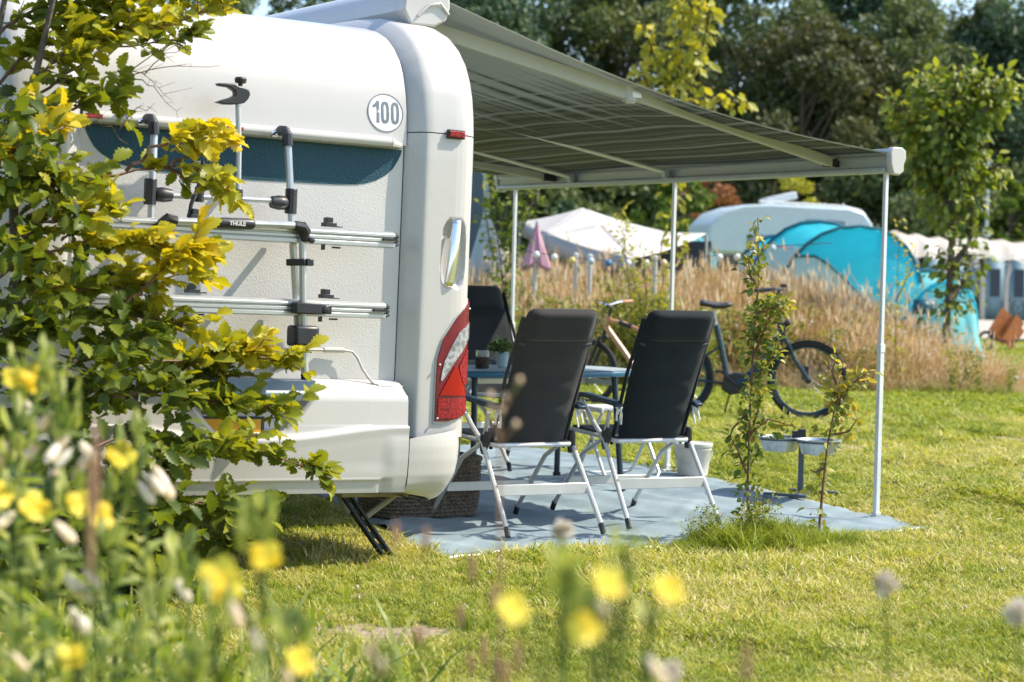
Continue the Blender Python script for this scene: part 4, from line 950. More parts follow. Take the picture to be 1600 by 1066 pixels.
def build_big_tent():
    Y = 31.; g = float(gz(Y)); base = P(1320, 520, Y)
    T = empty('tunnel_tent', (base[0]-.38, Y, g), 0, 'big turquoise tunnel tent with pale side panels behind the dry grass', 'tent')
    sc = Y/FPX
    def L(px, py, dy=0): q = P(px, py, Y+dy*1.0); return (q[0]-base[0]+.38, dy, q[2]-g)
    # hoops given by the ends and top; sections lofted between them, left (far) to right (near)
    def hoop(x0, x1, top, y, lean, n=17, pw=.85):
        out = []
        for a in np.linspace(0, math.pi, n):
            c, s = math.cos(a), math.sin(a)
            out.append(((x0+x1)/2-(x1-x0)/2*math.copysign(abs(c)**pw, c)+lean*s, y-lean*.4*s, top*max(0, s)**.8))
        return out
    hs = [hoop(-1.65,-.5,1.2,1.6,.1), hoop(-1.55,.25,1.92,1.1,.2), hoop(-1.35,.85,2.12,.3,.22), hoop(-.99,1.43,2.03,-.6,.22)]
    for h_ in hs[1:]: arch(T, [(x, y-.02, z+.015) for x, y, z in h_], .028, TEAL)
    mats_ = [TURQ, TURQ, TURQ]
    for k in range(3):
        A = np.array(hs[k]); B_ = np.array(hs[k+1]); cols = 8; n = len(A)
        rows = [[A[i]*(1-t)+B_[i]*t-np.array([0,0,.10*math.sin(math.pi*t)*math.sin(math.pi*i/(n-1))]) for t in np.linspace(0, 1, cols)] for i in range(n)]
        lo, hi = (6, 12) if k else (7, 11)
        m = MB(); m.grid(rows[lo-1:hi+1]); m.build('roof_panel', mats_[k], T, angle=80)
        m = MB(); m.grid(rows[:lo]); m.build('side_panel', TPALE, T, angle=80)
        m = MB(); m.grid(rows[hi:]); m.build('side_panel', TURQL if k == 2 else TPALE, T, angle=80)
    # front face: pale triangle and turquoise sweep
    F_ = np.array(hs[3]); cx_ = F_[:, 0].mean(); ft = np.array([.5, -1.15, 0])
    sp = lambda i: np.array([np.interp(i, range(17), F_[:, c]) for c in range(3)])
    fq = lambda i, t: sp(i)*(1-t)+np.array([sp(i)[0]*.75+.1, -1.1, sp(i)[2]*.12])*t-np.array([0,0,.07*math.sin(math.pi*t)])
    sp_i = lambda t: 4.2+6.5*t**.8                                   # seam between pale triangle and turquoise sweep
    m = MB(); m.grid([[fq(sp_i(t)*u, t) for u in np.linspace(0, 1, 10)] for t in np.linspace(0, 1, 9)]); m.build('front_panel', TPALE, T, angle=80)
    m = MB(); m.grid([[fq(sp_i(t)+(16-sp_i(t))*u, t) for u in np.linspace(0, 1, 12)] for t in np.linspace(0, 1, 9)]); m.build('front_panel', TURQ, T, angle=80)
    m = MB(); m.tube([fq(sp_i(t), t)+np.array([0,-.02,0]) for t in np.linspace(0, 1, 9)], .02, 5); m.build('seam', TEAL, T)
    # lower porch on the right
    h1 = hoop(.70, 2.0, 1.42, -.4, .14); h2 = hoop(1.0, 2.12, 1.25, -.95, .16)
    arch(T, [(x, y-.02, z+.01) for x, y, z in h1], .032, TEAL); arch(T, [(x, y-.02, z+.01) for x, y, z in h2], .034, TURQ)
    A = np.array(h1); B_ = np.array(h2); rows = [[A[i]*(1-t)+B_[i]*t-np.array([0,0,.07*math.sin(math.pi*t)]) for t in np.linspace(0, 1, 7)] for i in range(17)]
    m = MB(); m.grid(rows); m.build('porch_roof', TURQL, T, angle=80)
    rows = [[B_[i]*(1-t)+np.array([B_[i][0]*1.0+.16*t, -1.7, 0.0])*t+np.array([.03*math.sin(i*2.2), .05*math.sin(i*2.1+t*2), -.16*math.sin(math.pi*t)]) for t in np.linspace(0, 1, 8)] for i in range(17)]
    m = MB(); m.grid(rows); m.build('porch_wall', TURQL, T, angle=80)
    A2 = np.array(hs[3][9:]); 
    m = MB(); m.grid([[A2[i]*(1-t)+A[min(16, int(i*1.2))]*t for t in np.linspace(0, 1, 6)] for i in range(8)]); m.build('link_panel', TURQL, T, angle=80)
    # flap with printed marks
    m = MB(); q = [L(1428,468,-1.35), L(1462,466,-1.35), L(1462,490,-1.35), L(1425,492,-1.35)]; m.add(q, [(0,1,2,3)]); f = m.build('name_flap', TEAL, T, solid=.01)
    for k, (a, b) in enumerate(((1446,1450),(1452,1460))):
        m = MB(); m.add([L(a,472,-1.37), L(b,472,-1.37), L(b,476,-1.37), L(a,476,-1.37)], [(0,1,2,3)]); m.build('print_mark', PAPER, f, solid=.004)
    m = MB(); m.tube([L(1190,383,-.2), L(1230,387,-.3), L(1262,384,-.2)], .012, 5); m.build('pink_cord', PINK, T)
build_big_tent()

def build_pavilion():
    Y = 29.; g = float(gz(Y)); c = P(930, 380, Y)
    T = empty('party_tent', (c[0], Y, g), 0, 'white pop-up party tent with a pointed roof above the tall dry grass', 'party tent')
    def L(px, py, dy): q = P(px, py, Y+dy); return np.array([q[0]-c[0], dy, q[2]-g])
    def sheet(tri, mt, name, sag=.06, n=12):
        a, b, d = [np.array(p) for p in tri]; m = MB(); idx = {}; V = []; 
        for i in range(n+1):
            for j in range(n+1-i):
                u, v = i/n, j/n; w_ = 1-u-v; q = a*w_+b*u+d*v; q = q-np.array([0,0,sag*(u*v*3+u*w_*1.5+v*w_*1.5)]); idx[i, j] = len(V); V.append(q)
        F = []
        for i in range(n):
            for j in range(n-i):
                F.append((idx[i,j], idx[i+1,j], idx[i,j+1]))
                if j < n-i-1: F.append((idx[i+1,j], idx[i+1,j+1], idx[i,j+1]))
        m.add(V, F); return m.build(name, mt, T, angle=80, solid=.006)
    pk = L(911, 325, 1.2); pk2 = L(935, 352, -.4); a = L(812, 347, 1.4); b = L(850, 363, -1.1); cc = L(990, 404, -1.7); dd = L(1104, 365, .6); ee = L(1030, 360, 2.4)
    for nm, tr in (('roof_panel', (pk, a, b)), ('roof_panel', (pk, b, pk2)), ('roof_panel', (pk2, b, cc)), ('roof_panel', (pk2, cc, dd)), ('roof_panel', (pk, pk2, ee)), ('roof_panel', (pk2, dd, ee)), ('roof_panel', (pk, ee, a))):
        sheet(tr, WHITEF, nm)
    dz = np.array([0,0,-.20])
    m = MB(); m.grid([[b+(cc-b)*t-np.array([0,0,.05*math.sin(math.pi*t)])+dz*k*(1.4-.5*t) for t in np.linspace(0,1,14)] for k in (0,.5,1)]); m.build('valance', TWHITE, T, solid=.006)
    m = MB(); m.grid([[a+(b-a)*t+dz*k for t in np.linspace(0,1,8)] for k in (0,1)]); m.build('valance', TWHITE, T, solid=.006)
    for p in (b, cc, dd, ee, a):
        m = MB(); m.tube([p+np.array([0,0,-.02]), (p[0], p[1], .0)], .022, 6); m.build('leg', RAILM, T)
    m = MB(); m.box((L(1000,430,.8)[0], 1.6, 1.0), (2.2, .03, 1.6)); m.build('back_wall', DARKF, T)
build_pavilion()

def simple_tent(name, px0, px1, pytop, Y, mats, label, split=.5, depth=1.2, cat='tent'):
    g = float(gz(Y)); a = P(px0, 440, Y); b = P(px1, 440, Y); h = P((px0+px1)/2, pytop, Y)[2]-g
    T = empty(name, ((a[0]+b[0])/2, Y, g), 0, label, cat); rx = (b[0]-a[0])/2
    pk = lambda an, t: 0 if (math.cos(an) > split-1) and not (t < .30 and math.cos(an) < .2) else (1 if len(mats) > 2 and t < .3 else len(mats)-1)
    list(dome(T, 'panel', (0,0,0), rx, depth, h, mats, pk, p=1.35))
    for a_ in (R_(240), R_(300)):
        arch(T, [(rx*1.01*math.cos(a_+.6*math.sin(s*math.pi))*math.cos(s*math.pi/1)*1.0, -depth*.1*math.sin(s*math.pi), h*1.01*math.sin(s*math.pi)) for s in np.linspace(0, 1, 15)], .02, TEAL)
    return T
simple_tent('dome_tent', 1025, 1130, 368, 33.5, [TURQL, TURQ, TURQL], 'small turquoise dome tent half hidden behind the white party tent pole')
# grey-blue inflatable tent, far right
def build_grey_tent():
    Y = 62.; g = float(gz(Y)); sc = Y/FPX; c = P(1572, 460, Y)
    T = empty('awning_tent', (c[0], Y, g), 0, 'grey-blue arched awning tent beyond the road on the right', 'tent')
    w_, h = 88*sc, 80*sc
    def hoop(y, s=1, dx=0): return [(dx-.5*w_*s*math.copysign(abs(math.cos(a))**.8, math.cos(a)), y, h*s*math.sin(a)**.8) for a in np.linspace(0, math.pi, 15)]
    A, B_ = np.array(hoop(0)), np.array(hoop(1.8, .96, .5))
    m = MB(); m.grid([[A[i]*(1-t)+B_[i]*t for t in (0,.5,1)] for i in range(15)]); m.build('roof_panel', CREAM, T)
    m = MB(); ct = np.array([-.05*w_, -.1, h*.45]); 
    for i in range(14): m.add([A[i], A[i+1], ct], [(0,1,2)])
    m.build('front_panel', GREYB, T)
    m = MB(); m.add([(-.44*w_,-.14,.02),(-.05*w_,-.14,.02),(-.08*w_,-.2,h*.22),(-.40*w_,-.14,h*.14)], [(0,1,2,3)]); m.add([(.12*w_,-.14,.02),(.46*w_,-.05,.02),(.44*w_,-.05,h*.35),(.14*w_,-.16,h*.25)], [(0,1,2,3)]); m.build('skirt', GREYW, T, solid=.01)
    m = MB(); m.add([(-.06*w_,-.18,.02),(.14*w_,-.18,.02),(.13*w_,-.14,h*.62)], [(0,1,2)]); m.build('door_panel', CREAM, T, solid=.01)
    arch(T, [(x, y-.03, z+.02) for x, y, z in hoop(0, 1.01)], .06, GREYB)
build_grey_tent()
def caravan_awning(px0, px1, pyt, pyb, Y, label, name, n=3):
    g = float(gz(Y)); a = P(px0, pyt, Y); b = P(px1, pyt+12, Y); h = a[2]-g; W_ = b[0]-a[0]
    T = empty(name, ((a[0]+b[0])/2, Y, g), 0, label, 'awning tent')
    m = MB(); m.grid([[(-W_/2+W_*u, y, h*q-.10*u*h*.9+.04*math.sin(u*n*6.28)) for u in np.linspace(0, 1, 19)] for y, q in ((1.6,1.02),(.8,1.04),(0,1.0),(-.5,.93),(-.75,.78))]); m.build('roof', CREAM, T, angle=80)
    for k in range(n):
        x0 = -W_/2+W_*(k+.12)/n; x1 = -W_/2+W_*(k+.88)/n
        m = MB(); m.grid([[(x, -.70, z) for x in (x0, x1)] for z in (.0, h*.76)]); pn = m.build('wall_panel', GREYB if k != 0 else DARKF, T, solid=.01)
        m = MB(); m.box(((x0+x1)/2, -.73, h*.46), ((x1-x0)*.55, .02, h*.34)); m.build('window', DARKF if k else GREYB, pn)
        m = MB(); m.tube([(x0-.1, -.72, 0), (x0-.1, -.72, h*.5), (x0+.1, -.6, h*.8)], .07, 6); m.build('air_beam', CREAM, T)
caravan_awning(1400, 1502, 366, 450, 52, 'white caravan awning with dark front, behind the slim leafy tree', 'caravan_awning')
caravan_awning(1492, 1640, 372, 450, 58, 'long white awning roof at the right, above the grey-blue tent', 'caravan_awning', 4)
# motorhome
def build_motorhome():
    Y = 47.; g = float(gz(Y)); c = P(1216, 400, Y)
    T = empty('motorhome', (c[0], Y, g), R_(8), 'pale blue-white motorhome with an overcab nose behind the turquoise tent', 'motorhome')
    pale = mat('motorhome_paint', (.50,.60,.63), .35, vary=.04)
    k = Y/FPX; W_ = 262*k; hx = W_/2; h = P(1216, 322, Y)[2]-g
    pr = [(-hx+.15,h*.60),(-hx,h*.66),(-hx+.05,h*.82),(-hx+.35,h*.93),(-hx+.8,h*.985),(-hx+1.4,h*1.0),(hx-.6,h*.985),(hx-.25,h*.95),(hx-.06,h*.86),(hx,h*.6),(hx,.45),(-hx+1.3,.45),(-hx+1.25,h*.60)]
    m = MB(); m.prism(pr, lambda x, z: (x,-1.1,z), lambda x, z: (x,1.1,z)); m.build('body', pale, T, bevel=.05)
    cb = [(-hx+1.27,.42),(-hx-.35,.42),(-hx-.45,.75),(-hx-.25,1.05),(-hx-.1,1.2),(-hx+.25,h*.615),(-hx+1.27,h*.615)]
    m = MB(); m.prism(cb, lambda x, z: (x,-.95,z), lambda x, z: (x,.95,z)); m.build('cab', pale, T, bevel=.04)
    m = MB(); m.prism([(-hx+.12,1.22),(-hx+.42,h*.585),(-hx+1.1,h*.585),(-hx+1.1,1.22)], lambda x, z: (x,-.965,z), lambda x, z: (x,-.94,z)); m.build('cab_window', DARKGL, T)
    m = MB(); m.prism([(-hx-.13,1.22),(-hx+.20,h*.60),(-hx+.24,h*.60),(-hx-.09,1.22)], lambda x, z: (x,-.85,z), lambda x, z: (x,.85,z)); m.build('windscreen', DARKGL, T)
    for x0, x1, z0, z1 in ((hx-1.62,hx-.70,h*.79,h*.885), (hx-2.95,hx-2.05,h*.66,h*.75)):
        m = MB(); m.box(((x0+x1)/2,-1.105,(z0+z1)/2),(x1-x0,.03,z1-z0)); wn = m.build('window', GREYP, T, bevel=.02)
        m = MB(); m.box(((x0+x1)/2,-1.125,(z0+z1)/2+.01),(x1-x0-.10,.02,z1-z0-.10)); m.build('pane', mat('pane_grey', (.22,.26,.28), .2) if 'pane_grey' not in MATS else MATS['pane_grey'], wn)
    m = MB(); m.box((hx-.16,-1.11,h*.78),(.05,.02,.10)); m.build('vent', GREYP, T)
    m = MB(); m.tube([(-hx+1.2,-.9,h*1.02),(hx-.7,-.9,h*1.0),(hx-.3,-.9,h*.97)], .03, 6); m.tube([(hx-.3,-.95,h*.97),(hx-.04,-.95,h*.84)], .03, 6)
    for x in np.linspace(-hx+1.4, hx-.7, 5): m.tube([(x,-.9,h*1.02),(x,-.9,h*.98)], .025, 5)
    m.build('roof_rail', PAPER, T)
    m = MB(); m.box((-hx+1.9,0,h*1.06),(.7,.6,.16), np.array(Matrix.Rotation(R_(-14), 3, 'Y'))); m.build('roof_hatch', PAPER, T, bevel=.02)
    for x in (-hx+.35, hx-1.4):
        for s in (-1, 1):
            m = MB(); m.lathe([(.15,-.1),(.31,-.09),(.34,-.05),(.34,.05),(.31,.09),(.15,.1)], (x, s*.9, .34), 20, 'y'); wl = m.build('wheel', RUBBER, T)
            m = MB(); m.lathe([(.01,-.09),(.2,-.07),(.2,.07),(.01,.09)], (x, s*.9, .34), 16, 'y'); m.build('hubcap', ALU, wl)
build_motorhome()
# dark van whose corner shows beside the caravan
def build_dark_van():
    Y = 30.; g = float(gz(Y)); q = P(758, 400, Y); h = P(752, 262, Y)[2]-g
    T = empty('dark_van', (q[0]-1.05, Y+2.6, g), 0, 'slate blue high-roofed camper van, only its edge showing beside the caravan', 'van')
    sl_ = mat('van_slate', (.055,.09,.115), .35, vary=.05)
    pr = [(-1.03,.35),(-1.05,1.0),(-1.05,1.9),(-1.03,h-.10),(-.95,h),(.95,h),(1.03,h-.10),(1.05,1.9),(1.05,1.0),(1.03,.35)]
    m = MB(); m.prism(pr, lambda x, z: (x,-2.6,z), lambda x, z: (x,2.4,z)); m.build('body', sl_, T, bevel=.04)
    for s in (-1, 1):
        m = MB(); m.box((s*.42,-2.61,1.55),(.7,.03,.7)); m.build('rear_window', DARKGL, T, bevel=.03)
        m = MB(); m.box((s*.93,-2.61,1.0),(.12,.03,.4)); m.build('tail_light', RED2, T)
        for y in (-1.6, 1.5):
            m = MB(); m.lathe([(.15,-.1),(.31,-.09),(.34,-.05),(.34,.05),(.31,.09),(.15,.1)], (s*.88, y, .34), 20, 'x'); m.build('wheel', RUBBER, T)
    m = MB(); m.box((0,-2.66,.45),(1.9,.14,.2)); m.build('bumper', BLACKP, T, bevel=.03)
build_dark_van()
# white tepee-like tent with a turquoise edge behind the shrub
def build_white_tent():
    Y = 27.; g = float(gz(Y)); k = Y/FPX; q = P(775, 400, Y); h = P(775, 322, Y)[2]-g
    T = empty('white_tent', (q[0], Y, g), 0, 'small white pointed tent with turquoise side behind the shrub', 'tent')
    cs = [(-.75,-.7,0),(.55,-.8,0),(.75,.7,0),(-.7,.75,0)]; pk = np.array([-.15,0,h])
    for i in range(4):
        a, b = np.array(cs[i]), np.array(cs[(i+1) % 4]); m = MB()
        m.grid([[(a*(1-u)+b*u)*(1-t)+pk*t-np.array([0,0,.0])-(((a+b)/2)*.12*math.sin(math.pi*t)) for u in np.linspace(0,1,6)] for t in np.linspace(0,1,10)])
        m.build('wall_panel', TURQL if i == 3 else TWHITE, T, angle=80)
build_white_tent()
# pink closed parasol
def build_parasol():
    Y = 25.; g = float(gz(Y)); q = P(838, 400, Y); h = P(838, 352, Y)[2]-g
    T = empty('pink_parasol', (q[0], Y, g), R_(20), 'folded dusty pink parasol on a pole before the party tent', 'parasol')
    m = MB(); n = 16; G = []
    for z, r in ((h,.02),(h-.12,.06),(h-.3,.12),(h-.48,.19),(h-.52,.16)):
        G.append([(r*(1+.35*math.sin(j*math.pi/2))*math.cos(2*math.pi*j/n), r*(1+.35*math.sin(j*math.pi/2))*math.sin(2*math.pi*j/n), z-.05*math.sin(j*math.pi/2)) for j in range(n+1)])
    m.grid(G); m.build('canopy', PINK, T); m = MB(); m.tube([(0,0,0),(0,0,h+.05)], .018, 6); m.build('pole', RAILM, T)
build_parasol()
# lanterns strung between posts
LANT = [mat('lantern_white', (.80,.79,.76), .5, trans=.2), mat('lantern_blue', (.10,.25,.45), .5, trans=.2), mat('lantern_peach', (.80,.60,.40), .5, trans=.2), mat('lantern_yellow', (.75,.65,.22), .5, trans=.2), mat('lantern_pale_blue', (.50,.65,.72), .5, trans=.2)]
LX = [(838,398,0),(866,402,0),(894,407,3),(923,408,4),(951,411,1),(981,411,0),(1010,411,0),(1037,411,2),(1124,402,0),(1152,402,0),(1207,388,4),(1178,394,0)]
names = ['white','white','yellow','pale blue','blue','white','white','peach','white','white','pale blue','white']
Yl = 24.6
m = MB(); pts = [P(x, y-3, Yl) for x, y, _ in sorted(LX)]; m.tube([P(760, 385, Yl)]+pts+[P(1300, 380, Yl)], .005, 4)
tag(m.build('lantern_string', GASKET), 'thin cord that carries the round lanterns above the dry grass', 'cord')
lp = None
for i, ((x, y, c), nm) in enumerate(zip(LX, names)):
    q = P(x, y, Yl); m = MB(); rr = 5.6*Yl/FPX
    m.lathe([(.004,rr*1.02),(rr*.35,rr*.94),(rr*.72,rr*.7),(rr*.95,rr*.3),(rr,0),(rr*.95,-rr*.3),(rr*.72,-rr*.7),(rr*.35,-rr*.94),(.004,-rr)], (0,0,0), 16)
    o = m.build('lantern', LANT[c]); o.location = q
    m = MB(); m.lathe([(.008,rr*1.0),(.008,rr*1.25)], n=6); m.build('cap', GASKET, o)
    side = ['first white ball lantern from the left, over the parasol pole','second white ball lantern from the left, before the party tent','only yellow ball lantern on the cord','pale blue ball lantern beside a white post under the party tent','only deep blue ball lantern on the cord','white ball lantern just right of the deep blue one','white ball lantern next to the peach one, under the tent corner','peach ball lantern close to the middle awning leg','white ball lantern right of the middle awning leg','white ball lantern right of the leg, beside the next','pale blue ball lantern in front of the turquoise tunnel tent','white ball lantern nearest the tall thin sapling'][i]
    tag(o, side, 'lantern', 'ball lanterns on the cord')
for i, (x, y0) in enumerate(((900,400),(922,402),(1024,404),(836,402))):
    Y = 24.9; g = float(gz(Y)); q = P(x, y0, Y); m = MB(); m.tube([(0,0,0),(0,0,q[2]-g)], .028, 7)
    o = m.build('white_post', WHITE); o.location = (q[0], Y, g)
    m = MB(); m.lathe([(.03,0),(.034,.01),(.03,.03),(.004,.04)], (0,0,q[2]-g), 8); m.build('post_cap', PAPER, o)
    tag(o, ['white post in the dry grass under the yellow lantern','white post in the dry grass under the pale blue lantern','white post in the dry grass left of the middle awning leg','slim white post under the folded pink parasol'][i], 'post', 'white posts in the dry grass')
# lamp mast far right
q = P(1538, 470, 60.); m = MB(); g = float(gz(60.)); m.tube([(0,0,0),(0,0,P(1538,245,60.)[2]-g)], [.06,.04], 8); o = m.build('lamp_mast', RAILM); o.location = (q[0], 60., g)
m = MB(); m.lathe([(.03,0),(.12,.05),(.14,.25),(.04,.35)], (0,0,P(1538,372,60.)[2]-g), 10); m.build('lamp_head', RAILM, o); tag(o, 'thin grey mast standing beyond the awnings at the right', 'mast')
# ------------------------------------------------------------------ ground
def ground_mat():
    m = bpy.data.materials.new('lawn_soil'); m.use_nodes = True; t = m.node_tree; b = t.nodes['Principled BSDF']
    tc = t.nodes.new('ShaderNodeTexCoord')
    def noise(sc, det=6):
        n = t.nodes.new('ShaderNodeTexNoise'); n.inputs['Scale'].default_value = sc; n.inputs['Detail'].default_value = det; t.links.new(tc.outputs['Object'], n.inputs[0]); return n.outputs['Fac']
    def ramp(x, st):
        r = t.nodes.new('ShaderNodeValToRGB'); e = r.color_ramp.elements
        while len(e) < len(st): e.new(.5)
        for q, (p_, c) in zip(e, st): q.position = p_; q.color = (*c, 1)
        t.links.new(x, r.inputs[0]); return r.outputs[0]
    c1 = ramp(noise(.7), [(.3, (.20,.23,.04)), (.55, (.28,.29,.06)), (.75, (.38,.34,.14))])
    c2 = ramp(noise(26, 8), [(.35, (.05,.065,.015)), (.6, (.26,.27,.07)), (.75, (.42,.36,.2))])
    mx = t.nodes.new('ShaderNodeMix'); mx.data_type = 'RGBA'; mx.inputs[0].default_value = .45; t.links.new(c1, mx.inputs[6]); t.links.new(c2, mx.inputs[7])
    t.links.new(mx.outputs[2], b.inputs['Base Color']); b.inputs['Roughness'].default_value = .95
    bp = t.nodes.new('ShaderNodeBump'); bp.inputs['Strength'].default_value = .8; bp.inputs['Distance'].default_value = .03; t.links.new(noise(35, 8), bp.inputs['Height']); t.links.new(bp.outputs[0], b.inputs['Normal'])
    return m
GM = ground_mat()
ys = np.r_[np.arange(-6, 10, 1.), np.arange(10, 15, .2), np.arange(15, 30, 1.), np.arange(30, 112, 2.), [112, 200, 400, 900]]
xs = np.r_[[-900,-300,-100,-50], np.arange(-30, 31, 2.), [50,100,300,900]]
m = MB(); m.grid([[(x, y, float(gz(y))) for x in xs] for y in ys]); tag(m.build('lawn', GM, angle=80), kind='structure')
# pale gravel road at the back right
road = mat('road_gravel', (.42,.38,.33), .9, vary=.15, vscale=3, bump=.4, bscale=40)
m = MB(); ry = np.arange(38, 58, 1.)
m.grid([[(x+0*y, y, float(gz(y))+.02+.004) for x in np.linspace(7.2+(y-38)*.05, 40, 12)] for y in ry]); tag(m.build('road', road, angle=80), kind='structure')
# bare sandy spots
sand = mat('bare_soil', (.30,.23,.15), .95, vary=.4, vscale=30, bump=1, bscale=60)
SPOTS = [(545,1000,.30,.26),(560,932,.16,.10),(1165,912,.13,.10),(600,990,.25,.2),(1560,705,.3,.3),(1330,720,.2,.3)]
sp = []
for px, py, rx, ry_ in SPOTS:
    d = P(px, py, 1.)-np.array([0,0,CAMZ]); tt = -CAMZ/d[2]; q = np.array([0,0,CAMZ])+d*tt; sp.append((q[0], q[1], rx, ry_))
m = MB()
for sx, sy, rx, ry_ in sp:
    n = 26; V = [(sx, sy, .012+float(gz(sy)))]; ph = random.random()*6
    for j in range(n): a = 2*math.pi*j/n; k = 1+.3*math.sin(3*a+ph)+.15*math.sin(7*a+ph*2); V.append((sx+rx*k*math.cos(a), sy+ry_*k*math.sin(a), float(gz(sy))+.003))
    m.add(V, [(0, 1+j, 1+(j+1) % n) for j in range(n)])
tag(m.build('bare_soil', sand), kind='structure')

# ------------------------------------------------------------------ grass by geometry nodes
def gn_scatter(name, pts, rot, scale, idx, srcs, label=None):
    me = bpy.data.meshes.new(name); n = len(pts)
    me.vertices.add(n); me.vertices.foreach_set('co', np.asarray(pts, np.float32).ravel())
    a = me.attributes.new('rot', 'FLOAT_VECTOR', 'POINT'); a.data.foreach_set('vector', np.asarray(rot, np.float32).ravel())
    a = me.attributes.new('scl', 'FLOAT_VECTOR', 'POINT'); a.data.foreach_set('vector', np.asarray(scale, np.float32).ravel())
    a = me.attributes.new('idx', 'INT', 'POINT'); a.data.foreach_set('value', np.asarray(idx, np.int32))
    o = bpy.data.objects.new(name, me); S.collection.objects.link(o)
    g = bpy.data.node_groups.new(name, 'GeometryNodeTree')
    g.interface.new_socket('Geometry', in_out='INPUT', socket_type='NodeSocketGeometry'); g.interface.new_socket('Geometry', in_out='OUTPUT', socket_type='NodeSocketGeometry')
    gi = g.nodes.new('NodeGroupInput'); go = g.nodes.new('NodeGroupOutput'); jn = g.nodes.new('GeometryNodeJoinGeometry')
    def attr(nm, ty):
        q = g.nodes.new('GeometryNodeInputNamedAttribute'); q.data_type = ty; q.inputs[0].default_value = nm; return [s for s in q.outputs if s.enabled and s.name == 'Attribute'][0]
    ar, as_, ai = attr('rot', 'FLOAT_VECTOR'), attr('scl', 'FLOAT_VECTOR'), attr('idx', 'INT')
    e2r = g.nodes.new('FunctionNodeEulerToRotation'); g.links.new(ar, e2r.inputs[0])
    for k, s in enumerate(srcs):
        oi = g.nodes.new('GeometryNodeObjectInfo'); oi.inputs['Object'].default_value = s
        cp = g.nodes.new('FunctionNodeCompare'); cp.data_type = 'INT'; cp.operation = 'EQUAL'
        g.links.new(ai, [s_ for s_ in cp.inputs if s_.enabled and s_.name == 'A'][0]); [s_ for s_ in cp.inputs if s_.enabled and s_.name == 'B'][0].default_value = k
        ip = g.nodes.new('GeometryNodeInstanceOnPoints'); g.links.new(gi.outputs[0], ip.inputs['Points']); g.links.new(cp.outputs[0], ip.inputs['Selection'])
        g.links.new(oi.outputs['Geometry'], ip.inputs['Instance']); g.links.new(e2r.outputs[0], ip.inputs['Rotation']); g.links.new(as_, ip.inputs['Scale'])
        g.links.new(ip.outputs[0], jn.inputs[0])
    g.links.new(jn.outputs[0], go.inputs[0])
    md = o.modifiers.new('scatter', 'NODES'); md.node_group = g
    return tag(o, label, kind='stuff')
def clump(nb, r, h, wd, mt, bend=.5, tints=(0, 1), head=0, seed=0):
    """a tuft: blades of three sections, optional seed heads"""
    rs = np.random.default_rng(seed); V = []; F = []; T = []
    for b in range(nb):
        a = rs.uniform(0, 2*math.pi); q = r*math.sqrt(rs.uniform()); x, y = q*math.cos(a), q*math.sin(a); d = rs.uniform(0, 2*math.pi); hh = h*rs.uniform(.45, 1.1); bn = bend*rs.uniform(.2, 1.3)*hh
        dx, dy = math.cos(d), math.sin(d); sx, sy = -dy*wd/2, dx*wd/2; ti = rs.uniform(*tints); o = len(V)
        for t_, w_ in ((0, .8), (.4, 1), (.75, .7)):
            cx_, cy_, cz = x+dx*bn*t_*t_, y+dy*bn*t_*t_, hh*(t_-.25*t_*t_*bend)
            V += [(cx_-sx*w_, cy_-sy*w_, cz), (cx_+sx*w_, cy_+sy*w_, cz)]; T += [ti, ti]
        V.append((x+dx*bn, y+dy*bn, hh*(1-.25*bend))); T.append(ti)
        F += [(o, o+1, o+3), (o, o+3, o+2), (o+2, o+3, o+5), (o+2, o+5, o+4), (o+4, o+5, o+6)]
        if head and rs.uniform() < head:
            tx, ty, tz = V[-1]; o = len(V); L = h*.16*rs.uniform(.6, 1.3); ww = wd*rs.uniform(1.6, 3.2)
            V += [(tx-ww, ty, tz), (tx+ww, ty, tz), (tx+dx*.03, ty, tz+L), (tx, ty-ww, tz), (tx, ty+ww, tz), (tx, ty+.02, tz+L*.95)]; T += [min(1, ti+.25)]*6
            F += [(o, o+1, o+2), (o+3, o+4, o+5)]
    me = npmesh('tuft', V, F, mt, T, False); return bpy.data.objects.new('tuft', me)
GRASS = leafmat('grass_blade', [(0,(.13,.19,.02)),(.35,(.25,.30,.035)),(.62,(.38,.39,.07)),(.8,(.48,.44,.15)),(1,(.66,.56,.33))], .30, .55, .25, (1.5,1.5,.6), spec=.25)
DRY = leafmat('dry_grass', [(0,(.24,.25,.06)),(.2,(.40,.27,.11)),(.5,(.54,.38,.18)),(.8,(.65,.49,.29)),(1,(.78,.68,.50))], .28, .7, .3, (1.2,1.1,.9), spec=.15)
from math import floor
def vnoise(x, y, sc, seed=0):
    x, y = (np.asarray(x)*.8-np.asarray(y)*.6)*sc+seed*17.3+50, (np.asarray(x)*.6+np.asarray(y)*.8)*sc+seed*5.1+50
    def h(i, j): return np.modf(np.abs(np.sin(i*127.1+j*311.7)*43758.5453))[0]
    i, j = np.floor(x), np.floor(y); fx, fy = x-i, y-j; fx = fx*fx*(3-2*fx); fy = fy*fy*(3-2*fy)
    return (h(i,j)*(1-fx)+h(i+1,j)*fx)*(1-fy)+(h(i,j+1)*(1-fx)+h(i+1,j+1)*fx)*fy
def to_van(x, y):
    dx, dy = x-VAN_O[0], y-VAN_O[1]; c, s = math.cos(VAN_A), math.sin(VAN_A); return dx*c+dy*s, -dx*s+dy*c
def on_mat(x, y, mg=.0):
    lx, ly = to_van(x, y); return (lx > np.clip((ly-.55)/1.9, 0, 1)*.5+.0+mg) & (lx < 3.22-mg) & (ly > .16+mg) & (ly < 4.72-mg)
def strip(y0, y1, n, mg=.6):
    """random ground points inside the wedge the camera sees (a little wider)"""
    y = np.sqrt(rng.uniform(y0*y0, y1*y1, n)); x = rng.uniform(-1, 1, n)*(y*.25+mg); return x, y
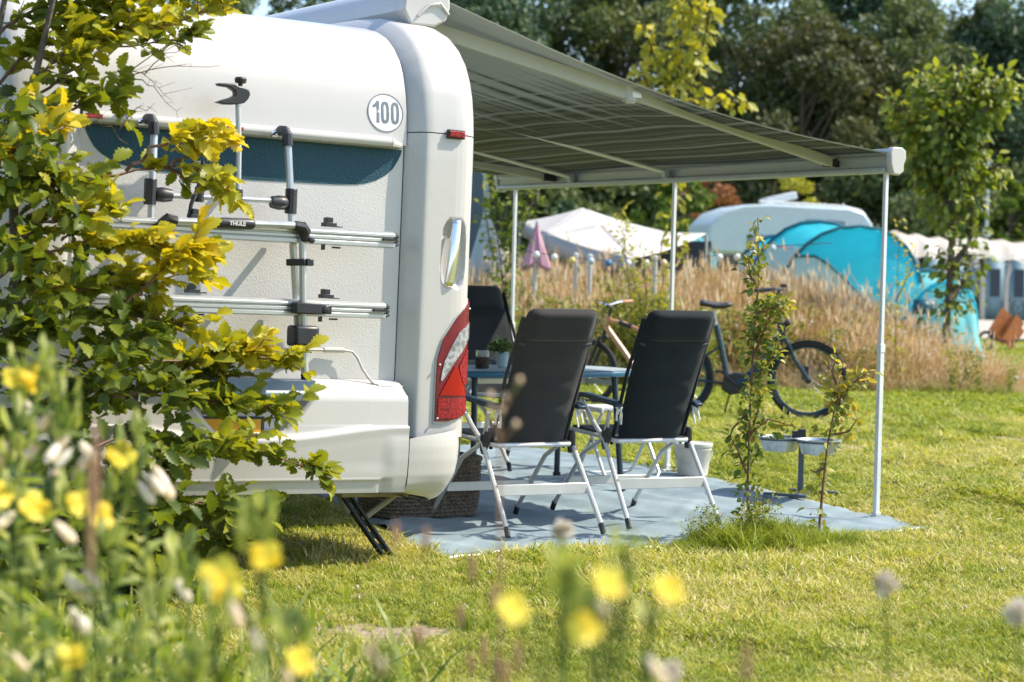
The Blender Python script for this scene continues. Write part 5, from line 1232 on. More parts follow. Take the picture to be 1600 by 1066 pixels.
def lawn_pts(y0, y1, n, keep=None):
    x, y = strip(y0, y1, n); k = ~on_mat(x, y)
    for sx, sy, rx, ry_ in sp: k &= ~((((x-sx)/rx)**2+((y-sy)/ry_)**2 < .9+rng.normal(0,.25,n)) & (rng.uniform(size=n) > .22))
    k &= rng.uniform(size=n) < .55+.6*vnoise(x, y, 2.2)
    lx, ly = to_van(x, y); k &= ~((lx > -2.3) & (lx < -.25) & (ly > .8) & (rng.uniform(size=n) > .35))
    return x[k], y[k]
src = [clump(34, .055, .055, .0042, GRASS, .8, t, seed=i) for i, t in enumerate(((.0,.45),(.15,.6),(.3,.85),(.1,.5),(.55,1.0)))]
X = []; YY = []
for y0, y1, n in ((6.2, 9, 15000), (9, 13, 18000), (13, 20, 16000)):
    a, b = lawn_pts(y0, y1, n); X.append(a); YY.append(b)
x = np.concatenate(X); y = np.concatenate(YY); n = len(x)
dryness = vnoise(x, y, .9, 3)*.55+vnoise(x, y, 3.1, 5)*.45
idx = np.where(dryness+rng.normal(0, .16, n) > .62, 4, np.where(dryness+rng.normal(0, .15, n) > .47, 2, rng.integers(0, 4, n)))
sc = rng.uniform(.6, 1.25, n)*(1+.5*(vnoise(x, y, 1.5, 9) > .62))*np.clip(y/9, .9, 1.7)
zsc = sc*rng.uniform(.4, .85, n)/np.clip(y/9, 1, 1.5)
tilt = rng.normal(0, .18, (n, 2))
gn_scatter('short_grass', np.stack([x, y, gz(y)], 1), np.stack([tilt[:, 0], tilt[:, 1], rng.uniform(0, 6.28, n)], 1), np.stack([sc, sc, zsc], 1), idx, src)
src2 = [clump(26, .12, .06, .012, GRASS, .8, t, seed=20+i) for i, t in enumerate(((.1,.55),(.3,.8)))]
x, y = lawn_pts(20, 42, 15000); n = len(x); s_ = rng.uniform(.8, 1.5, n)
gn_scatter('far_grass', np.stack([x, y, gz(y)], 1), np.stack([0*x, 0*x, rng.uniform(0, 6.28, n)], 1), np.stack([s_*1.5, s_*1.5, s_], 1), rng.integers(0, 2, n), src2)
# white clover heads in the lawn
cl = npmesh('clover', np.array([(-.006,-.006,0),(.006,-.006,0),(.006,.006,0),(-.006,.006,0),(0,0,.010),(0,0,-.03)]), [(0,1,4),(1,2,4),(2,3,4),(3,0,4),(1,0,5),(2,1,5),(3,2,5),(0,3,5)], CREAM)
x, y = strip(8, 15, 110); k = ~on_mat(x, y); x, y = x[k], y[k]; n = len(x)
gn_scatter('clover_heads', np.stack([x, y, gz(y)+.035], 1), np.zeros((n, 3)), rng.uniform(.5, 1.1, n)[:, None].repeat(3, 1), np.zeros(n), [bpy.data.objects.new('clover', cl)])
# longer tufts round the saplings
src3 = [clump(30, .05, .17, .005, GRASS, .9, t, seed=40+i) for i, t in enumerate(((0,.45),(.1,.6)))]
n = 420; x = rng.normal(0, 1, n); x = 1.3+.33*x; y = 10.55+(x-1.3)*.45+rng.normal(0, .14, n); k = ~on_mat(x, y, .02); x, y = x[k], y[k]; n = len(x); s_ = rng.uniform(.2, 1.05, n)*np.exp(-((x-1.25)/.6)**2)*(.5+.8*vnoise(x, y, 6, 2))+.15
gn_scatter('long_grass_tufts', np.stack([x, y, gz(y)], 1), np.stack([rng.normal(0,.2,n), rng.normal(0,.2,n), rng.uniform(0, 6.28, n)], 1), np.stack([s_, s_, s_], 1), rng.integers(0, 2, n), src3)

# ------------------------------------------------------------------ bank with tall dry grass
def bankh(x, y):
    """height of the bank above the lawn"""
    xr = np.interp(x, [-4, 2, 4, 4.9, 5.7, 6.3], [.34, .34, .24, .14, .05, 0])
    return xr*np.exp(-((y-27)/2.0)**2)
m = MB(); m.grid([[(x, y, float(gz(y)+bankh(x, y))+.01) for x in np.linspace(-14, 9, 60)] for y in np.linspace(23, 31.5, 24)]); tag(m.build('bank', GM, angle=80), kind='structure')
src4 = [clump(44, .30, 1.0, .0042, DRY, .65, t, head=.45, seed=60+i) for i, t in enumerate(((.25,.75),(.45,1),(.15,.6),(.0,.3)))]
src4 += [clump(26, .14, .55, .014, GRASS, .6, (0,.4), seed=70)]
n = 11500; x = rng.uniform(-4.5, 8.8, n); y = 23.6+rng.beta(1.3, 1.3, n)*5.4
hh = np.interp(x, [-4.5, 2.5, 3.2, 4.1, 4.9, 5.7, 6.2, 8.8], [.86, .88, .84, .78, .66, .41, .16, .10]); edge = np.clip((y-23.6)/1.0, .35, 1)
x += (rng.normal(0, .1, n)); front = (y < 24.6) & (rng.uniform(size=n) < .35)
s_ = hh*edge*rng.uniform(.5, 1.15, n)*(.72+.55*vnoise(x, y, 1.1, 4)); idx = np.where(front, 4, rng.choice([0,1,2,3], n, p=[.34,.26,.24,.16]))
idx = np.where((vnoise(x, y, .8, 8) > .62) & (rng.uniform(size=n) < .45), 4, idx)
patch_ = vnoise(x, y, .55, 21)*.6+vnoise(x, y, 1.7, 22)*.4
idx = np.where((idx != 4) & (patch_ < .36), 3, idx); idx = np.where((idx != 4) & (patch_ > .66), 1, idx); idx = np.where((patch_ < .30) & (rng.uniform(size=n) < .55), 4, idx)
gn_scatter('dry_meadow_grass', np.stack([x, y, gz(y)+bankh(x, y)], 1), np.stack([rng.normal(0,.2,n), rng.normal(.05,.2,n), rng.uniform(0, 6.28, n)], 1), np.stack([s_*.9+.2, s_*.9+.2, s_], 1), idx, src4)
# umbels and white seed heads in it
n = 260; x = rng.uniform(-3.5, 8, n); y = rng.uniform(23.9, 27, n); z = gz(y)+bankh(x, y)+np.interp(x, [-4.5,3,4.9,5.7,6.3,8.6],[.85,.8,.6,.35,.1,.1])*rng.uniform(.5, 1.15, n)
gn_scatter('seed_heads', np.stack([x, y, z], 1), np.zeros((n, 3)), rng.uniform(1.5, 3.6, n)[:, None]*np.array([[1,1,.7]]), np.zeros(n), [bpy.data.objects.new('seedhead', npmesh('seedhead', np.array([(-.008,-.008,0),(.008,-.008,0),(.008,.008,0),(-.008,.008,0),(0,0,.012),(0,0,-.012)]), [(0,1,4),(1,2,4),(2,3,4),(3,0,4),(1,0,5),(2,1,5),(3,2,5),(0,3,5)], CREAM))])

WEED = leafmat('weed_leaf', [(0,(.06,.11,.02)),(.5,(.18,.23,.04)),(1,(.40,.36,.10))], .35, .5, .25, (1.4,1.4,.5))
rs_ = np.random.default_rng(5); nw = 220; pz = rs_.uniform(.1, 1, nw); pw = np.stack([rs_.normal(0,.10,nw)*pz, rs_.normal(0,.10,nw)*pz, pz*.95], 1)
wd_ = bpy.data.objects.new('weed', scatter_mesh('weed', *leaf_template([.02,.16,.2,.12,0]), pw, frames(rs_.normal(size=(nw,3))+np.array([0,0,.4]), rs_.normal(size=(nw,3))+np.array([0,0,1])), rs_.uniform(.04,.09,nw), rs_.uniform(0,1,nw), WEED))
n = 210; x = np.r_[rng.uniform(-4, 6.3, 130), rng.normal(1.1, .7, 80)]; y = rng.uniform(23.6, 27, n); s_ = np.interp(x, [-4,3,4.9,5.7,6.3],[.95,.9,.65,.4,.15])*rng.uniform(.5, 1.15, n)
gn_scatter('green_weeds', np.stack([x, y, gz(y)+bankh(x, y)], 1), np.stack([rng.normal(0,.1,n), rng.normal(0,.1,n), rng.uniform(0, 6.28, n)], 1), np.stack([s_*1.3, s_*1.3, s_], 1), np.zeros(n), [wd_])

n = 11; x = 1.3+rng.normal(0, .14, n); y = 10.6+(x-1.3)*.45+rng.normal(0, .10, n); s_ = rng.uniform(.12, .26, n)
gn_scatter('low_weeds', np.stack([x, y, gz(y)], 1), np.stack([0*x, 0*x, rng.uniform(0, 6.28, n)], 1), np.stack([s_*1.6, s_*1.6, s_], 1), np.zeros(n), [wd_])

# ------------------------------------------------------------------ trees and shrubs
BARK = mat('bark', (.11,.085,.065), .9, vary=.4, vscale=25, bump=1, bscale=40)
TWIG = mat('twig', (.16,.085,.05), .7, vary=.3, vscale=30)
FAR1 = leafmat('far_leaf', [(0,(.038,.065,.026)),(.35,(.08,.12,.042)),(.65,(.145,.18,.06)),(.85,(.21,.22,.08)),(1,(.28,.26,.10))], .22, .6, .22, (1.3,1.3,.6))
FAR2 = leafmat('far_leaf_bluish', [(0,(.032,.068,.044)),(.5,(.08,.135,.07)),(1,(.165,.215,.095))], .22, .6, .2, (1.2,1.3,.8))
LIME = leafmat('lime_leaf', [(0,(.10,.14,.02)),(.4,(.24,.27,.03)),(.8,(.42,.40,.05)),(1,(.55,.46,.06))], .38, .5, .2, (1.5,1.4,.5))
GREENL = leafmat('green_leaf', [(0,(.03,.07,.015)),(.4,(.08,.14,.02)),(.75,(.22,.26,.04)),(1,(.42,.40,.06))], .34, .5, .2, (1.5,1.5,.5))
RUST = leafmat('rust_leaf', [(0,(.12,.05,.02)),(.5,(.28,.12,.05)),(1,(.40,.22,.09))], .3, .6, .2, (1.3,1.1,.7))
def crown_pts(n, lobes, rs):
    """points on and in a set of leaf clumps"""
    lobes = np.array(lobes); k = rs.integers(0, len(lobes), n); L = lobes[k]; d = rs.normal(size=(n, 3)); d /= np.linalg.norm(d, axis=1, keepdims=True)
    rad = rs.uniform(.55, 1.05, n)[:, None]**.6
    return L[:, :3]+d*rad*L[:, 3:4]*np.array([1, 1, .75]), d
def make_lobes(H, R, z0, n, rs, shape='oval'):
    out = []
    for _ in range(n):
        t = rs.uniform(0, 1); z = z0+(H-z0)*t
        w_ = math.sin(math.pi*(t*.80+.16))**.7 if shape == 'oval' else (1-t)**.6*.9+.1
        a = rs.uniform(0, 6.28); q = R*w_*math.sqrt(rs.uniform(.1, 1))
        out.append((q*math.cos(a), q*math.sin(a), z, R*rs.uniform(.14, .30)))
    return out
def tree_meshes(H, R, z0, nl, nleaf, size, mt, seed, trunk_r=.2, shape='oval', tint=(.1, .9)):
    rs = np.random.default_rng(seed); lobes = make_lobes(H, R, z0, nl, rs, shape)
    p, d = crown_pts(nleaf, lobes, rs)
    ti = rs.uniform(0, 1, nleaf)*.5+.5*rs.uniform(0, 1, nl)[rs.integers(0, nl, nleaf)]*.4+.12
    lt = np.array(lobes); 
    R3 = frames(rs.normal(size=(nleaf, 3))+d*.5, d+rs.normal(size=(nleaf, 3))*.8+np.array([0, 0, .7]))
    crown = scatter_mesh('crown', *LEAF_QUAD, p, R3, size*rs.uniform(.6, 1.4, nleaf), np.clip(tint[0]+(tint[1]-tint[0])*ti, 0, 1), mt)
    m = MB(); m.tube([(0,0,0),(.05*R,0,H*.3),(-.03*R,.04*R,H*.6),(0,0,H*.9)], [trunk_r, trunk_r*.8, trunk_r*.45, trunk_r*.1], 8)
    for i in range(0, nl, max(1, nl//26)):
        x, y, z, r = lobes[i]; zb = max(z0*.8, z-math.hypot(x, y)*.9-.2*R); m.tube([(0,0,zb), (x*.5, y*.5, (zb+z)/2+.05*R), (x, y, z)], [trunk_r*.35, trunk_r*.2, trunk_r*.05], 5, caps=False)
    return crown, m.mesh('trunk', BARK)
def place_tree(meshes, name, x, y, rz, sc, label, cat='tree', group=None, z=None):
    T = empty(name, (x, y, float(gz(y)) if z is None else z), rz, label, cat, group); T.scale = sc if hasattr(sc, '__len__') else (sc,)*3
    link(bpy.data.objects.new('crown', meshes[0]), T); link(bpy.data.objects.new('trunk', meshes[1]), T); return T
V1 = tree_meshes(15, 5.0, 1.5, 70, 26000, .26, FAR1, 1, .28)
V2 = tree_meshes(16, 4.4, 2.5, 70, 24000, .24, FAR1, 2, .25)
V3 = tree_meshes(14, 5.5, .6, 80, 26000, .26, FAR2, 3, .25)
OLIVE = leafmat('far_leaf_olive', [(0,(.035,.05,.018)),(.4,(.085,.10,.032)),(1,(.20,.18,.07))], .22, .6, .22, (1.3,1.2,.6))
V4 = tree_meshes(11, 4.8, .3, 70, 20000, .26, OLIVE, 4, .22)
GT = 'tall trees of the wood at the back'
TOPS = [-25,0,25,-60,-30,-70,-30,-60,-70,55,-50,5,40,8,15,-10]
specs = [(330,V2,84,1.0,'tall loose tree whose top shows over the caravan roof at the left'),(455,V1,88,1.02,'round-topped tree over the caravan roof, next to the awning cassette'),
 (560,V4,92,.8,'lower tree hidden mostly by the awning cassette'),(690,V1,80,1.06,'tall dark tree directly behind the caravan corner'),(775,V3,76,1.08,'broad bluish tree above the upper edge of the awning cloth'),(868,V2,82,1.08,'tall tree with sky gaps left of the lime green sapling'),
 (960,V1,78,1.12,'dense tree directly behind the lime green sapling'),(1050,V3,84,1.15,'tree right of the lime green sapling, high in the frame'),(1165,V2,74,.98,'tall tree above the middle of the awning'),
 (1245,V4,70,1.12,'bushy olive tree with a rounded brownish crown in the middle of the wood'),(1330,V3,80,1.13,'tall bluish tree left of the young trunk at the right'),(1400,V2,72,.94,'tree just left of the leafy young tree at the right'),
 (1455,V1,84,1.05,'tree behind the leafy young tree, its top touching sky'),(1530,V2,76,.97,'open tree near the right edge with sky around its top'),(1610,V3,74,.92,'tree cut by the right edge of the frame'),(1690,V1,80,1.0,'tree just past the right edge of the frame')]
HT = {id(V1): 15, id(V2): 16, id(V3): 14, id(V4): 11}
for i, ((px, v, Y, s, lb), yt) in enumerate(zip(specs, TOPS)):
    q = P(px, 440, Y); s = (P(px, yt, Y)[2]-float(gz(Y)))/HT[id(v)]; place_tree(v, 'woodland_tree', q[0], Y, i*1.7, (s, s, s), lb, 'tree', GT)
UND = tree_meshes(4.5, 3.2, .0, 50, 12000, .24, FAR1, 8, .08)
for i, px in enumerate(range(700, 1720, 80)):
    Y = 66+(i*37 % 9); q = P(px, 440, Y)
    lb = ['undergrowth bush at the foot of the wood behind the caravan corner','undergrowth bush right above the far awning leg','undergrowth bush left of the party tent peak','undergrowth bush behind the party tent peak','undergrowth bush between party tent and middle awning leg','undergrowth bush beside the rust coloured tree','undergrowth bush left of the motorhome','undergrowth bush over the motorhome roof','undergrowth bush behind the near awning leg','undergrowth bush left of the leafy young tree','undergrowth bush behind the leafy young tree','undergrowth bush behind the lamp mast','undergrowth bush at the right edge of the frame'][i]
    place_tree(UND, 'undergrowth_bush', q[0], Y, i*2.1, (1, 1, .8+.4*((i*7) % 5)/5), lb, 'bush', 'undergrowth bushes along the wood')
rs_ = np.random.default_rng(77); lobes = [(rs_.uniform(-75, 115), 112+rs_.uniform(-5, 5), 1+11.5*rs_.uniform()**.8, rs_.uniform(1.2, 2.4)) for _ in range(420)]
p_, d_ = crown_pts(60000, lobes, rs_)
o = link(bpy.data.objects.new('distant_wood', scatter_mesh('distant_wood', *LEAF_QUAD, p_, frames(rs_.normal(size=(60000, 3)), d_+rs_.normal(size=(60000, 3))*.7+np.array([0, 0, .5])), rs_.uniform(.4, .8, 60000), rs_.uniform(.1, .8, 60000), FAR2))); tag(o, kind='stuff')

def leafy(name, base, polys, nleaf, size, mt, label, cat, spread=.12, leaft=LEAF_T, stem_r=.012, tint=(.1,1), seed=0, stems=BARK, topbias=0, droop=0, name_leaf='foliage', group=None):
    """plant with stems along the given polylines and leaves set around them"""
    rs = np.random.default_rng(seed); base = np.array(base, float)
    T = empty(name, base, 0, label, cat, group); m = MB(); pos = []; dr = []; wts = []
    lens = [np.sum(np.linalg.norm(np.diff(np.array(p), axis=0), axis=1)) for p, *_ in polys]; tot = sum(l*w_[0] for l, (p, *w_) in zip(lens, [(p, *(r or (1,))) for p, *r in polys]))
    for (p, *r), L in zip(polys, lens):
        wgt = r[0] if r else 1; p = np.array(p, float)-base; k = len(p)
        m.tube(p, [stem_r*(1-.75*i/(k-1)) for i in range(k)], 6, caps=False)
        n = int(nleaf*L*wgt/tot); t = rs.uniform(0 if topbias == 0 else .0, 1, n)**(1/(1+topbias)); s = np.r_[0, np.cumsum(np.linalg.norm(np.diff(p, axis=0), axis=1))]; s /= s[-1]
        q = np.stack([np.interp(t, s, p[:, c]) for c in range(3)], 1); d = rs.normal(size=(n, 3)); d /= np.linalg.norm(d, axis=1, keepdims=True)
        sp_ = spread*rs.uniform(0, 1, n)[:, None]**.7*(1.1-.5*t[:, None]); pos.append(q+d*sp_); dr.append(d); wts.append(t)
        for j in range(0, n, max(1, n//40)): m.tube([q[j], q[j]+d[j]*sp_[j]*.9], [stem_r*.18, stem_r*.1], 3, caps=False)
    pos = np.concatenate(pos); dr = np.concatenate(dr); t = np.concatenate(wts); n = len(pos)
    ax = dr+rs.normal(size=(n, 3))*.4; ax[:, 2] -= droop; nr = rs.normal(size=(n, 3))*.6+np.array([.1,-.2,.9])
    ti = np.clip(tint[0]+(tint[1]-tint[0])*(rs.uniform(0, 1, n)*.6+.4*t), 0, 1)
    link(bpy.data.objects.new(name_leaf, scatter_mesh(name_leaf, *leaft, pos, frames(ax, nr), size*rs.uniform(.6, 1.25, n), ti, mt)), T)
    m.build('stems', stems, T); return T
# slim lime green young tree behind the awning
Y = 27.; W3 = lambda pts, Y: [tuple(P(x, y, Y+dy)) for x, y, dy in pts]; b_ = (P(1056,440,Y)[0], Y, float(gz(Y)))
leafy('young_tree', b_, [([b_]+W3([(1056,380,0),(1054,280,0),(1062,150,0),(1064,60,.2),(1052,-40,0)], Y),), (W3([(1060,190,0),(1030,110,.2),(1005,40,.3)], Y),1.6), (W3([(1062,150,0),(1095,90,-.2),(1110,10,0)], Y),1.5), (W3([(1062,170,0),(1105,150,.2),(1150,160,.1),(1168,162,0)], Y),1.0), (W3([(1060,120,0),(1085,40,.3),(1075,-20,0)], Y),1.3), (W3([(1056,230,0),(1020,150,0),(995,95,.2)], Y),1.2)], 620, .15, LIME, 'slim young tree with sparse lime green leaves rising behind the awning', 'tree', .22, stem_r=.03, tint=(.25,1), seed=3, topbias=.5, droop=.5)
Y = 26.; b_ = (P(1478,440,Y)[0], Y, float(gz(Y)))
leafy('young_tree', b_, [([b_]+W3([(1480,500,0),(1485,400,0),(1492,250,0),(1490,150,0),(1500,100,0)], Y),.45), (W3([(1488,270,0),(1440,210,.2),(1400,165,.2)], Y),1.6), (W3([(1488,250,0),(1530,180,-.2),(1580,125,0)], Y),1.5), (W3([(1490,220,0),(1460,150,.1),(1440,120,0)], Y),1.5), (W3([(1490,220,0),(1520,140,.1),(1545,110,0)], Y),1.3), (W3([(1486,330,0),(1450,270,.2),(1425,255,0)], Y),1.2), (W3([(1486,330,0),(1530,270,.2),(1560,260,0)], Y),1.0), (W3([(1484,420,0),(1515,380,.2),(1520,320,0)], Y),.35), (W3([(1488,280,0),(1475,200,-.3),(1480,160,0)], Y),1.4), (W3([(1482,470,0),(1505,440,.2),(1515,400,0)], Y),.3)], 3000, .125, GREENL, 'young tree with drooping green leaves and dark trunk at the right', 'tree', .40, stem_r=.05, tint=(.25,1), seed=4, droop=.6)
Y = 22.5; b_ = (P(795,440,Y)[0], Y, float(gz(Y)))
leafy('flowering_shrub', b_, [([b_]+W3([(785,430,0),(775,350,0),(770,270,0)], Y),), ([b_]+W3([(800,430,.1),(800,350,0),(815,280,0)], Y),), ([b_]+W3([(790,450,.1),(765,380,0),(755,300,0)], Y),), (W3([(795,400,0),(825,340,0),(840,290,0)], Y),), (W3([(780,360,0),(800,300,0),(845,262,0)], Y),)], 620, .075, GREENL, 'loose shrub with small green and yellowing leaves beside the caravan', 'shrub', .20, stem_r=.014, tint=(.2,1), seed=5)
Y = 23.6; b_ = (P(1000,440,Y)[0], Y, float(gz(Y)))
leafy('willow_shrub', b_, [([b_]+W3([(x0,470,0),(x1,y1,0)], Y),) for x0, x1, y1 in ((985,970,325),(1010,1005,395),(960,945,430),(1030,1040,420),(1000,985,420),(1020,1025,460),(945,925,470),(1045,1055,470),(975,955,480))], 2100, .075, LIME, 'yellow-green willow-like shrub in the dry grass behind the bikes', 'shrub', .20, stem_r=.012, tint=(.15,.95), seed=6, leaft=leaf_template([.02,.13,.15,.1,0]))
Y = 24.; b_ = (P(1400,440,Y)[0], Y, float(gz(Y)))
leafy('thin_sapling', b_, [([b_]+W3([(1398,560,0),(1402,450,0),(1405,340,0)], Y),), (W3([(1400,470,0),(1425,420,0),(1432,380,0)], Y),), (W3([(1400,500,0),(1375,460,0),(1370,440,0)], Y),)], 150, .055, LIME, 'thin sapling with tiny orange-tinged leaves before the tunnel tent', 'sapling', .16, stem_r=.008, tint=(.5,1), seed=7)
for i, (px, py, Y, h, mt_, lb) in enumerate(((1065,300,50,5,GREENL,'bright green bush beyond the party tent'),(1238,290,60,8,LIME,'lime green tree above the motorhome roof'),(1105,300,58,7,RUST,'rust brown tree left of the motorhome'),(1020,330,54,4.5,GREENL,'mid green bush right of the party tent roof'),(880,350,50,3.0,FAR2,'grey-green bush left of the party tent peak'),(1575,310,64,4.2,GREENL,'bright bush behind the awning roofs at the right edge'))):
    vs = tree_meshes(h, h*.28, .3, 26, 3200, .20, mt_, 30+i, .08); q = P(px, 440, Y)
    top = P(px, py-25, Y)[2]-float(gz(Y)); place_tree(vs, 'background_bush' if h < 6 else 'background_tree', q[0], Y, i, (top/h,)*3, lb, 'bush' if h < 6 else 'tree')

# saplings before the mat
SAP = leafmat('sapling_leaf', [(0,(.04,.09,.02)),(.4,(.12,.18,.03)),(.7,(.34,.33,.06)),(1,(.55,.40,.10))], .35, .5, .2, (1.5,1.4,.5))
b1 = (1.275, 10.72, 0); Q = lambda pts, Y: [tuple(P(x, y, Y)) for x, y in pts]
leafy('tall_sapling', b1, [([b1]+Q([(1168,760),(1172,640),(1178,520),(1186,440),(1184,340)], 10.7),.75), (Q([(1176,560),(1200,500),(1225,465)], 10.7),1.5), (Q([(1182,490),(1205,480),(1232,470)], 10.6),1.5), (Q([(1172,640),(1145,670),(1138,690)], 10.7),.4), (Q([(1174,600),(1205,560),(1218,520)], 10.75),1.3), (Q([(1170,680),(1200,655),(1245,668)], 10.7),.8), (Q([(1167,740),(1150,700),(1140,680)], 10.7),.4), (Q([(1166,800),(1190,790),(1205,780)], 10.7),.4), (Q([(1170,690),(1185,640),(1190,600)], 10.75),1.0), (Q([(1184,450),(1172,430),(1168,400)], 10.7),.8)], 780, .042, SAP, 'tall slender sapling with small toothed leaves in front of the e-bike', 'sapling', .085, LEAF_LOBED, .0085, (.05,.9), 8, TWIG)
b2 = (1.66, 10.9, 0)
leafy('short_sapling', b2, [([b2]+Q([(1285,770),(1292,700),(1308,620),(1318,565)], 10.9),.6), (Q([(1305,640),(1330,600),(1360,580)], 10.9),1.6), (Q([(1310,610),(1300,580),(1305,565)], 10.9),1.3), (Q([(1298,680),(1325,675),(1340,655)], 10.9),.9), (Q([(1290,730),(1275,738),(1265,735)], 10.9),.5)], 190, .052, SAP, 'short sapling with yellowing leaves leaning beside the feeding bowls', 'sapling', .085, LEAF_LOBED, .009, (.25,1), 9, TWIG)

# ------------------------------------------------------------------ big leafy shrub at the left
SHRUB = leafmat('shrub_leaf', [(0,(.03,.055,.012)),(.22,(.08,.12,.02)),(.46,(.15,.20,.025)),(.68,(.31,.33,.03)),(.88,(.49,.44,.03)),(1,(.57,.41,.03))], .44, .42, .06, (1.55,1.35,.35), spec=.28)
def build_shrub():
    base = np.array([-2.25, 7.85, 0.])
    sh = lambda px: .62+.0014*min(max(px, 0), 450)
    T = empty('leafy_shrub', base, 0, 'large shrub with lobed green and yellow leaves covering the left of the caravan', 'shrub')
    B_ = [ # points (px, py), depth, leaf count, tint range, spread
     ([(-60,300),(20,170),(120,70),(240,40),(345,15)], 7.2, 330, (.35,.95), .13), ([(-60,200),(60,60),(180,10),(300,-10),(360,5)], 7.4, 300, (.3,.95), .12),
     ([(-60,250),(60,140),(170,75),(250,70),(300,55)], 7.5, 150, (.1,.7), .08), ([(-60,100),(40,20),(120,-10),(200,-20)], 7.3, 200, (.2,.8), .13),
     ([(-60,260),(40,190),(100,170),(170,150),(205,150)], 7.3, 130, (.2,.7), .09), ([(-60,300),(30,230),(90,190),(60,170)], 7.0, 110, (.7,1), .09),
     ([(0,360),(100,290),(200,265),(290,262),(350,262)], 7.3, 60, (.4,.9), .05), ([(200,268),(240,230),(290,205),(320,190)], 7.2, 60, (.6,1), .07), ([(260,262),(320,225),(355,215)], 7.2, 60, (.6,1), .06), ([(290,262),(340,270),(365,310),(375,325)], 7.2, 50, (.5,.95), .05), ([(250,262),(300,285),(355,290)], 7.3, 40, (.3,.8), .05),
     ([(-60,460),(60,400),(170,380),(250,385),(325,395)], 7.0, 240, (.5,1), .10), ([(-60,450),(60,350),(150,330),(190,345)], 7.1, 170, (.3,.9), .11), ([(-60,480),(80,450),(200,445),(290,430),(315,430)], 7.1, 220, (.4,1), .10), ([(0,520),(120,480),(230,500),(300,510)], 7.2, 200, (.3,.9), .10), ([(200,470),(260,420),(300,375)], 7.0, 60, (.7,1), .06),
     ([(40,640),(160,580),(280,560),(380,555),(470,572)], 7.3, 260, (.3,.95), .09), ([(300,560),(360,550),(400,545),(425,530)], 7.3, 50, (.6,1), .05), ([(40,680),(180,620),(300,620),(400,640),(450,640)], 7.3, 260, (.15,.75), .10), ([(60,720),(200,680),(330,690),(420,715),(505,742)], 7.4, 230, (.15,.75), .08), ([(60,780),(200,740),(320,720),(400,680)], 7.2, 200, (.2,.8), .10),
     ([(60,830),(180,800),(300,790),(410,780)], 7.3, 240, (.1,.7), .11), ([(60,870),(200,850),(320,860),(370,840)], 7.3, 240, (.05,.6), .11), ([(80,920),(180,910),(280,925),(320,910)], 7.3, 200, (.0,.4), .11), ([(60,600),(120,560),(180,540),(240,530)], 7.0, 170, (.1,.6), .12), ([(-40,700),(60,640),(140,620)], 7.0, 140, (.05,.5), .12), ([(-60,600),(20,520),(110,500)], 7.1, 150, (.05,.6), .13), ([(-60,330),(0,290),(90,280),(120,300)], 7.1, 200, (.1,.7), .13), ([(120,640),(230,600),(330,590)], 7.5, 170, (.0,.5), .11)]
    m = MB(); pos = []; ax = []; tn = []; bt = MB()
    stems = [(-.35,0), (0,.05), (.30,.1), (-.1,-.1), (.5,.1)]
    for k, (sx, sy) in enumerate(stems):
        pts = [base+np.array([sx*.2, sy, 0]), base+np.array([sx*.7, sy, .8]), base+np.array([sx*.8-.1, sy, 1.7]), base+np.array([sx*1.0, sy*1.5, 2.7])]
        m.tube([p-base for p in pts], [.032,.026,.018,.008], 7)
    m.build('trunk', BARK, T)
    for i, (pp_, Y, n, tr, spd) in enumerate(B_):
        p = np.array([P(x, y, Y+sh(x)+.08*math.sin(i*2.3+j)) for j, (x, y) in enumerate(pp_)]); k = len(p)
        # smooth and wiggle
        s = np.r_[0, np.cumsum(np.linalg.norm(np.diff(p, axis=0), axis=1))]; ss = np.linspace(0, s[-1], 14); L = s[-1]
        q = np.stack([np.interp(ss, s, p[:, c]) for c in range(3)], 1)+rng.normal(0, .008, (14, 3))
        bt.tube(q-base, [.0075*(1-.8*j/13)+.0012 for j in range(14)], 5, caps=False)
        n = int(n*.92); ntw = max(5, n//6)
        tt = rng.uniform(.12, 1, ntw)**.8
        for t in tt:
            c = np.array([np.interp(t*L, ss, q[:, cc]) for cc in range(3)]); dirv = (q[-1]-q[0])/L
            d = dirv*.9+rng.normal(0, .55, 3)*np.array([1, 1.1, .75]); d /= np.linalg.norm(d); tl = spd*rng.uniform(.5, 1.7)
            e = c+d*tl; bt.tube([c-base, (c+e)/2-base+rng.normal(0, .006, 3), e-base], [.0022,.0016,.0009], 4, caps=False)
            nl = rng.integers(5, 9)
            for j in range(nl):
                u = (j+.6)/nl; sd_ = np.cross(d, (0, 0, 1)); sd_ /= np.linalg.norm(sd_)+1e-6
                a = d*rng.uniform(.4, .9)+sd_*(1 if j % 2 else -1)*rng.uniform(.4, 1)+rng.normal(0, .25, 3)
                if j == nl-1: a = d
                pos.append(c+(e-c)*u+rng.normal(0, .004, 3)); ax.append(a)
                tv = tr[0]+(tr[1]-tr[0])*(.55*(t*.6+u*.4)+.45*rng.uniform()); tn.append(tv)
    # bare dead twigs over the white panel
    for p0, p1 in (((190,130),(345,95)),((200,120),(300,60)),((210,125),(280,180)),((180,110),(270,150)),((230,115),(300,70)),((190,200),(240,160)),((130,200),(200,215))):
        a, b = P(*p0, 8.2), P(*p1, 8.3); pts = [a+(b-a)*t+np.array([0,0,.03*math.sin(t*4)])+rng.normal(0, .006, 3) for t in np.linspace(0, 1, 8)]; bt.tube([q_-base for q_ in pts], [.0025*(1-t*.7) for t in np.linspace(0, 1, 8)], 4, caps=False)
        for t in (2, 3, 4, 5, 6): bt.tube([pts[t]-base, pts[t]-base+rng.normal(0, .03, 3)+np.array([.03,0,.02])], [.0012,.0006], 3, caps=False)
